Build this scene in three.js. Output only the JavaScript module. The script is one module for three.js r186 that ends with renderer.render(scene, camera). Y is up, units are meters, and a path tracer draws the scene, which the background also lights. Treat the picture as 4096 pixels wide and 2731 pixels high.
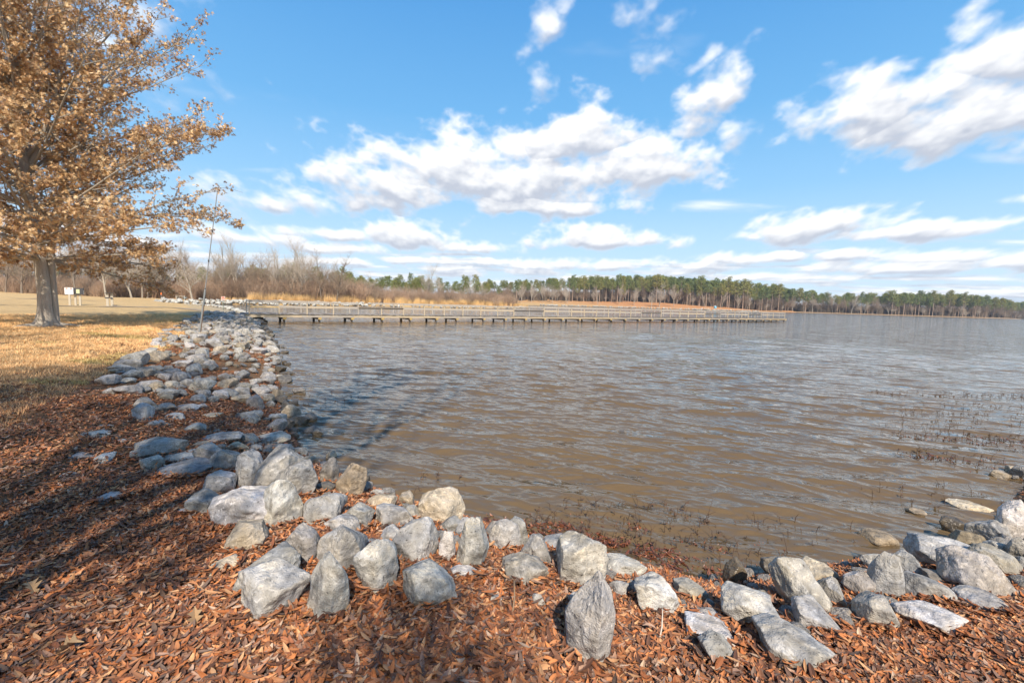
import * as THREE from 'three';
import { mergeGeometries, mergeVertices } from 'three/addons/utils/BufferGeometryUtils.js';

// ---------------------------------------------------------------- camera, sky, sun, exposure
const scene = new THREE.Scene();
const EYE = 2.4, F = 1820, ROLL = 1.77 * Math.PI / 180, PITCH = 5.05 * Math.PI / 180;
const camera = new THREE.PerspectiveCamera(2 * Math.atan(1365.5 / F) * 180 / Math.PI, 1024 / 682, 0.1, 4000);
camera.position.set(0, EYE, 0);
camera.rotation.order = 'YXZ';
camera.rotation.set(-PITCH, 0, ROLL);
const renderer = new THREE.WebGLRenderer({ antialias: true });
renderer.setSize(1024, 682);
renderer.toneMapping = THREE.LinearToneMapping;
renderer.toneMappingExposure = 1.3;
renderer.shadowMap.enabled = true;

const SUN_EL = 43 * Math.PI / 180, SUN_AZ = 9.3 * Math.PI / 180;
const sun = new THREE.DirectionalLight(new THREE.Color(1, 0.9, 0.77), 4.8);
sun.name = 'sun';
sun.position.set(Math.sin(SUN_AZ) * Math.cos(SUN_EL) * 80, Math.sin(SUN_EL) * 80, Math.cos(SUN_AZ) * Math.cos(SUN_EL) * 80);
sun.castShadow = true;
Object.assign(sun.shadow.camera, { left: -90, right: 90, top: 90, bottom: -90, near: 1, far: 300 });
sun.shadow.mapSize.set(4096, 4096);
scene.add(sun, sun.target);

// ---------------------------------------------------------------- noise and random numbers
function rng(seed) { let a = seed >>> 0; return () => { a = (a + 0x6d2b79f5) | 0; let t = Math.imul(a ^ (a >>> 15), 1 | a); t = (t + Math.imul(t ^ (t >>> 7), 61 | t)) ^ t; return ((t ^ (t >>> 14)) >>> 0) / 4294967296; }; }
const PERM = new Uint8Array(512), GRX = new Float32Array(256), GRY = new Float32Array(256), VAL = new Float32Array(256);
{ const r = rng(77); const p = [...Array(256).keys()]; for (let i = 255; i > 0; i--) { const j = Math.floor(r() * (i + 1)); [p[i], p[j]] = [p[j], p[i]]; }
  for (let i = 0; i < 512; i++) PERM[i] = p[i & 255];
  for (let i = 0; i < 256; i++) { const a = r() * 6.2832; GRX[i] = Math.cos(a); GRY[i] = Math.sin(a); VAL[i] = r() * 2 - 1; } }
const fade = t => t * t * t * (t * (t * 6 - 15) + 10);
function noise2(x, y, per = 0) {   // gradient noise, about -0.7 .. 0.7
  let xi = Math.floor(x), yi = Math.floor(y); const xf = x - xi, yf = y - yi; let x1 = xi + 1, y1 = yi + 1;
  if (per) { xi = ((xi % per) + per) % per; x1 = ((x1 % per) + per) % per; yi = ((yi % per) + per) % per; y1 = ((y1 % per) + per) % per; }
  xi &= 255; yi &= 255; x1 &= 255; y1 &= 255;
  const a = PERM[PERM[xi] + yi], b = PERM[PERM[x1] + yi], c = PERM[PERM[xi] + y1], d = PERM[PERM[x1] + y1], u = fade(xf), v = fade(yf);
  const na = GRX[a] * xf + GRY[a] * yf, nb = GRX[b] * (xf - 1) + GRY[b] * yf, nc = GRX[c] * xf + GRY[c] * (yf - 1), nd = GRX[d] * (xf - 1) + GRY[d] * (yf - 1);
  return (na + (nb - na) * u) + ((nc + (nd - nc) * u) - (na + (nb - na) * u)) * v;
}
function noise3(x, y, z) {
  const xi = Math.floor(x), yi = Math.floor(y), zi = Math.floor(z), u = fade(x - xi), v = fade(y - yi), w = fade(z - zi);
  const h = (i, j, k) => VAL[PERM[PERM[PERM[(xi + i) & 255] + ((yi + j) & 255)] + ((zi + k) & 255)]];
  const l = (a, b, t) => a + (b - a) * t;
  return l(l(l(h(0, 0, 0), h(1, 0, 0), u), l(h(0, 1, 0), h(1, 1, 0), u), v), l(l(h(0, 0, 1), h(1, 0, 1), u), l(h(0, 1, 1), h(1, 1, 1), u), v), w);
}
function fbm2(x, y, oct, per = 0) { let s = 0, a = 0.5; for (let i = 0; i < oct; i++) { s += a * noise2(x, y, per); x = x * 2 + 17; y = y * 2 + 31; per *= 2; a *= 0.5; } return s * 1.45; }
function fbm3(x, y, z, oct) { let s = 0, a = 0.5; for (let i = 0; i < oct; i++) { s += a * noise3(x, y, z); x *= 2.03; y *= 2.03; z *= 2.03; a *= 0.5; } return s; }
const sstep = (a, b, x) => { const t = Math.min(1, Math.max(0, (x - a) / (b - a))); return t * t * (3 - 2 * t); };
const clamp = (x, a, b) => Math.min(b, Math.max(a, x)), lerp = (a, b, t) => a + (b - a) * t, mix3 = (a, b, t) => [lerp(a[0], b[0], t), lerp(a[1], b[1], t), lerp(a[2], b[2], t)];

// ---------------------------------------------------------------- the sky: clear air and drifting cumulus, for every direction
{
  const W = 4096, H = 2048, data = new Float32Array(W * H * 4);
  // azimuth (from -z towards +x), elevation, half width, half height, weight, softness, slant : degrees
  const CL = [
    [-2, 14.4, 19.7, 4.3, 1, 1, 0], [6.3, 18.5, 7.7, 3.4, 1, 1, .2], [-16, 12.4, 8.5, 2.6, 1, 1, 0], [15.2, 15.2, 8.4, 3.0, 1, 1, 0], [3.4, 11.6, 12.9, 1.7, .9, 1, 0], [-28.5, 9.8, 8, 1.9, .75, 1.3, 0],
    [2.2, 28.6, 3.6, 3.0, .55, 1.7, .5], [5.2, 31.4, 4.2, 1.6, .5, 2, .4], [2.4, 24.0, 2.2, 2.6, .5, 1.8, .35], [14.4, 29.8, 5.6, 3.0, .55, 2, -.15], [16, 26.5, 3, 2.2, .4, 2, 0], [20.6, 25.6, 2.4, 1.2, .6, 1.8, .3], [22.6, 22.0, 4.2, 3.0, .9, 1.15, .25], [25.2, 17.8, 2.2, 2.0, .6, 1.6, .2],
    [36.5, 18.8, 7.4, 3.2, 1, 1.1, .03], [43.0, 17.0, 7.3, 3.6, 1, 1.1, .05], [45.5, 20.2, 6, 3.2, 1, 1.1, .06], [53, 21, 8, 4, 1, 1.1, 0], [50, 14.2, 6, 1.8, .7, 1.5, 0],
    [33.6, 8.2, 6.7, 1.7, 1, .9, 0], [38.5, 7.5, 9.0, 1.1, .9, .9, 0], [27, 7.8, 4.0, .9, .5, 1.4, 0], [10.5, 7.6, 8.1, 1.4, 1, .9, 0], [-13.4, 7.2, 5.8, 1.8, 1, .9, 0], [-21, 6.9, 8, 1.0, .85, 1, 0], [-29, 5.8, 6, 1.0, .8, 1.1, 0], [-5.5, 6.3, 5.4, .9, .9, 1, 0],
    [-35.9, 25, 4.6, 2.0, .5, 2.2, 0], [-43, 22, 10, 6, .72, 2.2, 0], [-50, 14, 9, 3, .7, 2, 0], [48.5, 9.8, 3, .8, .7, 1.3, 0], [-27.5, 21.5, 1.4, 1.1, .28, 2, 0],
    [12, 4.6, 5, .7, .9, 1, 0], [21, 4.6, 6, .8, .9, 1, 0], [2, 4.3, 7, .7, .85, 1, 0], [40, 4.2, 9, .9, .9, 1, 0], [-8, 3.7, 7, .6, .8, 1, 0], [30, 3.6, 6, .5, .7, 1, 0],
  ].concat((() => { const r = rng(88), o = []; for (let k = 0; k < 74; k++) { const e = 1 + Math.pow(r(), 1.2) * 4.6; o.push([-62 + k * 1.7 + r() * 5, e, 2.2 + r() * 5, .16 + e * .1 * (.6 + r()), .9, .9, 0]); } return o; })()).map(c => ({ a: c[0], e: c[1], rx: c[2], ry: c[3], w: c[4], s: c[5], sl: c[6] }));
  let active = CL;
  function dens(az, el, full) {
    const sc = 0.16 + 0.9 / (el + 4);                    // clouds farther away are smaller
    const wx = noise2(az * sc * .9 + 5, el * sc * 1.7) * 1.1 / sc * .55, wy = noise2(az * sc * .9 + 50, el * sc * 1.7 + 9) * .8 / sc * .42;
    const f = fbm2(az * sc * 1.0 + 100, el * sc * 2.0 + 7, full ? 6 : 4), g = Math.abs(fbm2(az * sc * 2.2 + 31, el * sc * 4.0, full ? 4 : 3));
    let best = -9, soft = 1, base = 0;
    for (const c of active) {
      let dx = az - c.a; if (dx > 180) dx -= 360; if (dx < -180) dx += 360;
      if (Math.abs(dx) > c.rx * 1.9 || Math.abs(el - c.e) > c.ry * 2.8) continue;
      dx += wx * .8; let dy = el - c.e + wy * Math.min(1, c.ry / 2.4) - c.sl * dx;
      const q = Math.hypot(dx / c.rx, dy / (dy > 0 ? c.ry * 1.25 : c.ry * .85));
      const d = c.w - q + (1 - c.w) * .15;
      if (d > best) { best = d; soft = c.s; base = dy / c.ry; }
    }
    const here = best * 1.05 + f * (.62 + .42 * soft) + (.15 - g) * .5 + .13;
    // the wide field of small clouds on one level, seen in perspective
    const y = Math.max(.012, Math.sin(el * Math.PI / 180)), k = 1 / (y + .035), px = Math.sin(az * Math.PI / 180) * k, pz = Math.cos(az * Math.PI / 180) * k;
    const cover = lerp(.30, -.36, sstep(2.2, 8.2, el)) + (Math.abs(az) > 52 ? lerp(0, .32, sstep(52, 75, Math.abs(az))) * sstep(4, 10, el) : .36 * sstep(38, 50, el));
    const field = (fbm2(px * .5 + 3, pz * 1.1 + 8, full ? 6 : 4) * 1.5 + cover - .04) * 1.15;
    if (field > here) return { d: field, soft: 1.2, base: fbm2(px * .9, pz * 2 + 20, 3) * 2 - (el < 10 ? .6 : .2) };
    return { d: here, soft, base };
  }
  const clear = el => {
    const st = [[0, .66, .79, .88], [3, .575, .755, .905], [7, .45, .68, .90], [13, .28, .55, .85], [21, .16, .425, .77], [32, .095, .32, .68], [50, .05, .21, .54], [90, .04, .17, .47]];
    let i = 0; while (i < st.length - 2 && el > st[i + 1][0]) i++;
    const t = clamp((el - st[i][0]) / (st[i + 1][0] - st[i][0]), 0, 1); return [1, 2, 3].map(c => lerp(st[i][c], st[i + 1][c], t) * .925);
  };
  for (let row = 0; row < H; row++) {
    const el = ((row + .5) / H - .5) * 180, c0 = clear(Math.max(0, el)), e0 = Math.max(.3, el); active = CL.filter(c => e0 > c.e - c.ry * 2.8 - 2.5 && e0 < c.e + c.ry * 2.8 + .1);
    for (let col = 0; col < W; col++) {
      const phi = ((col + .5) / W - .5) * 2 * Math.PI;   // x = cos phi, z = sin phi
      let az = Math.atan2(Math.cos(phi), -Math.sin(phi)) * 180 / Math.PI;
      const o = (row * W + col) * 4; let r = c0;
      if (el > -1) {
        const fine = Math.abs(az) < 60 && el < 40;
        if (!fine && ((col & 1) || (row & 1))) { const s = (((row & 1) ? row - 1 : row) * W + ((col & 1) ? col - 1 : col)) * 4; data[o] = data[s]; data[o + 1] = data[s + 1]; data[o + 2] = data[s + 2]; data[o + 3] = 1; continue; }
        const e = Math.max(.3, el), D = dens(az, e, fine);
        if (D.d > -.06) {
          const a = sstep(-.06, .66 * D.soft, D.d) * (D.soft > 1.5 ? .85 : .98), step = .45 + e * .035;
          const up = dens(az - step * .5, e + step, false).d;           // the sun stands behind and above: lit where the cloud thins upwards
          const lit = clamp(.5 + (D.d - up) * 1.0 + clamp(D.base, -1, 1) * .42 - D.d * .1, 0, 1), thin = 1 - sstep(.1, .6, D.d);
          const shade = [.46, .495, .575], bright = [.92, .915, .91]; let cc = mix3(shade, bright, clamp(lit + thin * .35, 0, 1));
          cc = mix3(cc, [.6, .7, .82], .2 * (1 - sstep(1, 9, e)));     // air in front of the far clouds
          r = mix3(c0, cc, a);
        }
      }
      data[o] = r[0]; data[o + 1] = r[1]; data[o + 2] = r[2]; data[o + 3] = 1;
    }
  }
  const t = new THREE.DataTexture(data, W, H, THREE.RGBAFormat, THREE.FloatType);
  t.mapping = THREE.EquirectangularReflectionMapping; t.magFilter = THREE.LinearFilter; t.minFilter = THREE.LinearFilter; t.needsUpdate = true;
  scene.background = t; scene.environment = t;
}
scene.fog = new THREE.FogExp2(0xc3d3e6, 0.00016);

// ---------------------------------------------------------------- where a direction of the photograph meets the place
function ray(px, py) {
  const dx = px - 2048, dy = py - 1365.5, cr = Math.cos(ROLL), sr = Math.sin(ROLL), cp = Math.cos(PITCH), sp = Math.sin(PITCH);
  const x = dx * cr + dy * sr, y = -(dy * cr - dx * sr), z = -F;
  return [x / F, (y * cp + z * sp) / F, (-y * sp + z * cp) / F];
}
function alongZ(px, z) { const r = ray(px, 1365.5 - (1365.5 - 1204.6) + (px - 2048) * .0309); return [r[0] / -r[2] * -z, z]; }   // plan position at a known distance

// ---------------------------------------------------------------- terrain
const LAKE = [[-26.3, -45.9], [-22.6, -41.5], [-20.9, -37.7], [-15.4, -28], [-12.5, -23.4], [-10.3, -19.7], [-8.15, -15.9], [-6.85, -13.6], [-5.4, -10.5], [-4.25, -8.5], [-3.75, -7.7], [-3.1, -6.85], [-2.75, -6.3], [-2.3, -5.95], [-1.64, -5.45], [-1.06, -5.05], [-.45, -4.75], [.23, -4.36], [.95, -4.1], [1.44, -3.85], [1.7, -3.72], [2, -3.76], [2.68, -3.95], [3.48, -4.2], [4, -4.4], [5, -4.8], [5.6, -5.1], [6.4, -5.65], [7.2, -6.2], [8.3, -7.1], [10.8, -9.2], [15, -12.2], [22, -16], [40, -24], [90, -36], [250, 0], [700, 150], [1500, 100], [1600, -760], [900, -760], [692, -640], [560, -500], [485, -480], [366, -461], [290, -450], [248, -437], [215, -395], [188, -382], [148, -364], [98, -376], [47, -352], [2, -318], [-30, -300], [-60, -275], [-52, -225], [-22, -206], [0, -196], [5.4, -186], [3, -168], [-4.2, -147], [-15.4, -129], [-34.7, -114.7], [-50, -96.5], [-64, -87], [-69, -87.2], [-67, -85], [-60.4, -80.6], [-53.7, -74.8], [-48.6, -71], [-44.3, -67], [-39.1, -62.1], [-33.3, -55.5]];
function lakeDist(x, z) {   // metres to the waterline, positive on land
  let m = 1e18, inside = false;
  for (let i = 0, n = LAKE.length, j = n - 1; i < n; j = i++) {
    const ax = LAKE[j][0], az = LAKE[j][1], bx = LAKE[i][0], bz = LAKE[i][1], ex = bx - ax, ez = bz - az, t = clamp(((x - ax) * ex + (z - az) * ez) / (ex * ex + ez * ez), 0, 1), dx = x - ax - ex * t, dz = z - az - ez * t, d = dx * dx + dz * dz;
    if (d < m) m = d;
    if ((bz > z) !== (az > z) && x < (ax - bx) * (z - bz) / (az - bz) + bx) inside = !inside;
  }
  return Math.sqrt(m) * (inside ? -1 : 1);
}
function groundAt(x, z, sd = lakeDist(x, z)) {
  const n = noise2(x * .9, z * .9) * .05 + noise2(x * .23 + 9, z * .23) * .09;
  const far = Math.hypot(x, z);
  if (sd < 0) return -1.4 * (1 - Math.exp(sd * (far < 14 ? .16 : .3))) - .015 + n * .25;
  const bw = lerp(1.05, 1.75, sstep(6, 11, -z) * (x < 0 ? 1 : 0));
  let h = .72 * (1 - Math.exp(-sd / bw));
  if (z < -60 && z > -230 && x < 60) h = .55 * (1 - Math.exp(-sd / 1.2)) + sstep(20, 80, sd) * .4;
  else if (z <= -230) h = x < -60 ? .8 : x < 285 ? .35 * (1 - Math.exp(-sd / 2)) + Math.min(7.5, .088 * Math.max(0, sd - 3)) : .5 * (1 - Math.exp(-sd / 3)) + .02 * sd;
  return h + n * Math.min(1, sd * .6) * (far > 60 ? 1.6 : 1);
}
function at(px, py, lift = 0) {   // the point of the ground (or the water) in that direction
  const r = ray(px, py); let t0 = .8, t = t0;
  for (let i = 0; i < 900; i++) { t = t0 * 1.012; const h = Math.max(0, groundAt(r[0] * t, r[2] * t)) + lift; if (EYE + r[1] * t <= h) break; t0 = t; }
  for (let i = 0; i < 12; i++) { const m = (t0 + t) / 2; if (EYE + r[1] * m <= Math.max(0, groundAt(r[0] * m, r[2] * m)) + lift) t = m; else t0 = m; }
  return [r[0] * t, Math.max(0, groundAt(r[0] * t, r[2] * t)), r[2] * t];
}

// ---------------------------------------------------------------- helpers for objects
const used = {};
function numbered(n) { const k = used[n] = (used[n] ?? -1) + 1; return k ? n + '_' + String(k).padStart(3, '0') : n; }
function tag(o, label, category, group) { o.userData.label = label; o.userData.category = category; if (group) o.userData.group = group; return o; }
function thing(name, label, category, x, y, z, turn = 0, group) { const g = new THREE.Group(); g.name = numbered(name); g.position.set(x, y, z); g.rotation.y = turn; scene.add(g); return tag(g, label, category, group); }
function part(parent, name, geo, mat, label) { const m = new THREE.Mesh(geo, mat); m.name = name; m.castShadow = m.receiveShadow = true; if (label) m.userData.label = label; parent.add(m); return m; }
function solo(name, geo, mat, label, category, x, y, z, group) { const m = new THREE.Mesh(geo, mat); m.name = numbered(name); m.position.set(x, y, z); m.castShadow = m.receiveShadow = true; scene.add(m); return tag(m, label, category, group); }
function place(proto, name, label, x, y, z, turn, s = 1, group = proto.userData.group) { const c = proto.clone(); c.name = numbered(name); c.position.set(x, y, z); c.rotation.set(0, turn, 0); if (s.isVector3) c.scale.copy(s); else c.scale.setScalar(s); c.userData = { ...proto.userData, label }; if (group) c.userData.group = group; else delete c.userData.group; scene.add(c); return c; }
function stuff(o, name, label, parent = scene) { o.name = name; o.userData.kind = 'stuff'; if (label) o.userData.label = label; o.castShadow = o.receiveShadow = true; parent.add(o); return o; }
class Geo {   // gathers triangles into one geometry
  constructor() { this.p = []; this.n = []; this.u = []; this.c = []; this.i = []; }
  v(x, y, z, nx, ny, nz, u = 0, w = 0, c = null) { this.p.push(x, y, z); this.n.push(nx, ny, nz); this.u.push(u, w); if (c) this.c.push(c[0], c[1], c[2]); return this.p.length / 3 - 1; }
  tube(pts, rad, sides, c = null, cap = false) {
    let T = new THREE.Vector3(), N = new THREE.Vector3(), B = new THREE.Vector3(), prev = -1, len = 0;
    for (let k = 0; k < pts.length; k++) {
      const a = pts[Math.max(0, k - 1)], b = pts[Math.min(pts.length - 1, k + 1)]; T.subVectors(b, a).normalize();
      if (!k) { N.set(Math.abs(T.y) < .9 ? 0 : 1, Math.abs(T.y) < .9 ? 1 : 0, 0); }
      B.crossVectors(T, N).normalize(); N.crossVectors(B, T).normalize();
      if (k) len += pts[k].distanceTo(pts[k - 1]);
      const start = this.p.length / 3;
      for (let s = 0; s <= sides; s++) {
        const q = s / sides * Math.PI * 2, cx = Math.cos(q), sx = Math.sin(q), nx = N.x * cx + B.x * sx, ny = N.y * cx + B.y * sx, nz = N.z * cx + B.z * sx, r = typeof rad[k] === 'function' ? rad[k](q) : rad[k];
        this.v(pts[k].x + nx * r, pts[k].y + ny * r, pts[k].z + nz * r, nx, ny, nz, s / sides * 2, len, c);
      }
      if (prev >= 0) for (let s = 0; s < sides; s++) this.i.push(prev + s, prev + s + 1, start + s, prev + s + 1, start + s + 1, start + s);
      prev = start;
    }
    if (cap) { const k = pts.length - 1, o = this.v(pts[k].x, pts[k].y, pts[k].z, T.x, T.y, T.z, 0, len, c); for (let s = 0; s < sides; s++) this.i.push(prev + s, prev + s + 1, o); }
  }
  tri(a, b, c, col = null, uv = null) {
    const ux = b[0] - a[0], uy = b[1] - a[1], uz = b[2] - a[2], wx = c[0] - a[0], wy = c[1] - a[1], wz = c[2] - a[2]; let nx = uy * wz - uz * wy, ny = uz * wx - ux * wz, nz = ux * wy - uy * wx; const l = Math.hypot(nx, ny, nz) || 1; nx /= l; ny /= l; nz /= l;
    const o = this.p.length / 3; for (const q of [a, b, c]) this.v(q[0], q[1], q[2], nx, ny, nz, q[0], q[2], col); this.i.push(o, o + 1, o + 2);
  }
  build() {
    const g = new THREE.BufferGeometry(); g.setAttribute('position', new THREE.Float32BufferAttribute(this.p, 3)); g.setAttribute('normal', new THREE.Float32BufferAttribute(this.n, 3)); g.setAttribute('uv', new THREE.Float32BufferAttribute(this.u, 2));
    if (this.c.length) g.setAttribute('color', new THREE.Float32BufferAttribute(this.c, 3)); g.setIndex(this.i); return g;
  }
}
const V = (x, y, z) => new THREE.Vector3(x, y, z);
function dataTex(n, f, srgb = false) { const d = new Uint8Array(n * n * 4); for (let y = 0; y < n; y++) for (let x = 0; x < n; x++) { const c = f(x / n, y / n, x, y), o = (y * n + x) * 4; if (Array.isArray(c)) { d[o] = clamp(c[0], 0, 1) * 255; d[o + 1] = clamp(c[1], 0, 1) * 255; d[o + 2] = clamp(c[2], 0, 1) * 255; } else d[o] = d[o + 1] = d[o + 2] = clamp(c, 0, 1) * 255; d[o + 3] = 255; } const t = new THREE.DataTexture(d, n, n); t.wrapS = t.wrapT = THREE.RepeatWrapping; t.magFilter = THREE.LinearFilter; t.colorSpace = srgb ? THREE.SRGBColorSpace : THREE.NoColorSpace; t.needsUpdate = true; return t; }
function boxGeo(w, h, d, bev = .006) {   // a box with chamfered long edges, uv in metres
  const s = new THREE.Shape(), b = Math.min(bev, w * .3, h * .3), x = w / 2, y = h / 2;
  s.moveTo(-x + b, -y); s.lineTo(x - b, -y); s.lineTo(x, -y + b); s.lineTo(x, y - b); s.lineTo(x - b, y); s.lineTo(-x + b, y); s.lineTo(-x, y - b); s.lineTo(-x, -y + b); s.closePath();
  const g = new THREE.ExtrudeGeometry(s, { depth: d, bevelEnabled: false }); g.translate(0, 0, -d / 2); return g;
}

// ---------------------------------------------------------------- the ground
const fibre = (() => {   // grass litter: short strokes in every direction, light on dark
  const n = 1024, a = new Float32Array(n * n).fill(.42), r = rng(5);
  for (let k = 0; k < 26000; k++) { let x = r() * n, y = r() * n; const t = r() * 6.283, l = 8 + r() * 26, v = .35 + r() * .65, w = r() < .3 ? 2 : 1; const bend = (r() - .5) * .06; let q = t; for (let s = 0; s < l; s++) { x += Math.cos(q); y += Math.sin(q); q += bend; for (let j = 0; j < w; j++) a[((Math.floor(y) + j + n * 4) % n) * n + ((Math.floor(x) + n * 4) % n)] = v; } }
  return a;
})();
const fibreMap = dataTex(1024, (u, v, x, y) => .30 + fibre[y * 1024 + x] * .6 + fbm2(u * 6, v * 6, 4, 6) * .25);
const fibreBump = dataTex(1024, (u, v, x, y) => fibre[y * 1024 + x] * .75 + fbm2(u * 16, v * 16, 3, 16) * .3);
{
  const ang = []; for (let a = -66; a <= 66; a += .3) ang.push(a); for (let a = 69; a < 294; a += 3.5) ang.push(a);
  const rad = [0]; for (let r = .6; r < 1900; r *= r < 60 ? 1.016 : 1.03) rad.push(r);
  const n = ang.length, P = [], C = [], U = [], I = [];
  for (let k = 0; k < rad.length; k++) for (let j = 0; j < n; j++) {
    const a = ang[j] * Math.PI / 180, r = rad[k], x = Math.sin(a) * r, z = -Math.cos(a) * r, sd = lakeDist(x, z), y = groundAt(x, z, sd);
    P.push(x, y, z); U.push(x / 2.2, z / 2.2);
    const n1 = fbm2(x * .35 + 3, z * .35, 4), n2 = fbm2(x * 1.7, z * 1.7 + 40, 3);
    let c;
    const grass = mix3([.62, .415, .18], [.52, .34, .145], clamp(.5 + n1 * 1.2, 0, 1));
    const litter = mix3([.14, .055, .022], [.2, .085, .035], clamp(.5 + n2, 0, 1)), soil = [.24, .17, .1];
    if (sd < 0) c = mix3([.30, .20, .11], [.12, .08, .05], sstep(-1.2, -.05, sd) * (r < 20 ? 1 : 0));
    else if (z > -60 || x < -75) {
      // dry lawn; the leaves lie thickest near the photographer and along the bank
      const near = 1 - sstep(5.2, 11.5, r + n1 * 4.5 + Math.max(0, -x - 4) * .12), bank = (1 - sstep(3.2, 5.2, sd + n1)) * (1 - sstep(15, 24, r));
      c = mix3(grass, litter, clamp(Math.max(near, bank * .8), 0, 1));
      const patch = sstep(.12, .42, fbm2(x * .16 + 77, z * .16 + 5, 3) + n2 * .15) * sstep(6, 10, r) * (1 - sstep(16, 30, r)); c = mix3(c, [.30, .155, .065], patch * .7);
      if (sd > 3.6 && sd < 8 && r < 45) c = mix3(c, [.19, .2, .055], clamp(sstep(.05, .5, n1 + n2 * .4) * .75 * (1 - sstep(5.5, 8, sd)) * sstep(5, 8, r), 0, 1));
      c = mix3(c, [.40, .34, .27], (1 - sstep(1.5, 4, sd + n2 * 1.5)) * sstep(16, 22, r) * .8);
      if (r > 40 && sd < 5) c = mix3(c, [.42, .33, .2], .6);
    } else if (z > -230 && x < 60) c = mix3(mix3(grass, [.52, .33, .13], .4), [.26, .17, .09], sstep(9, 20, sd + n1 * 4));
    else if (x < 285) c = mix3(mix3([.50, .32, .13], [.50, .23, .085], clamp(sstep(20, 130, x) * .7 + sstep(6, 25, sd) * .5, 0, 1)), [.2, .11, .06], sstep(52, 75, sd + n1 * 10));
    else c = mix3([.40, .25, .12], [.17, .12, .07], sstep(8, 20, sd));
    if (sd > -.1 && r < 60) { const w = 1 - .5 * (1 - sstep(.05, .4, sd + n2 * .15)); c = [c[0] * w, c[1] * w, c[2] * w]; }
    C.push(c[0] * 1.6, c[1] * 1.6, c[2] * 1.6);
  }
  for (let k = 0; k < rad.length - 1; k++) for (let j = 0; j < n; j++) { const b = (j + 1) % n, a0 = k * n + j, a1 = k * n + b, b0 = a0 + n, b1 = a1 + n; I.push(a0, a1, b0, a1, b1, b0); }
  const g = new THREE.BufferGeometry(); g.setAttribute('position', new THREE.Float32BufferAttribute(P, 3)); g.setAttribute('uv', new THREE.Float32BufferAttribute(U, 2)); g.setAttribute('color', new THREE.Float32BufferAttribute(C, 3)); g.setIndex(I); g.computeVertexNormals();
  const m = new THREE.Mesh(g, new THREE.MeshStandardMaterial({ vertexColors: true, map: fibreMap, bumpMap: fibreBump, bumpScale: .03, roughness: .95 }));
  m.name = 'ground'; m.userData.kind = 'structure'; m.userData.label = 'dry tan lawn, leaf strewn banks and far shores'; m.receiveShadow = true; scene.add(m);
}

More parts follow.
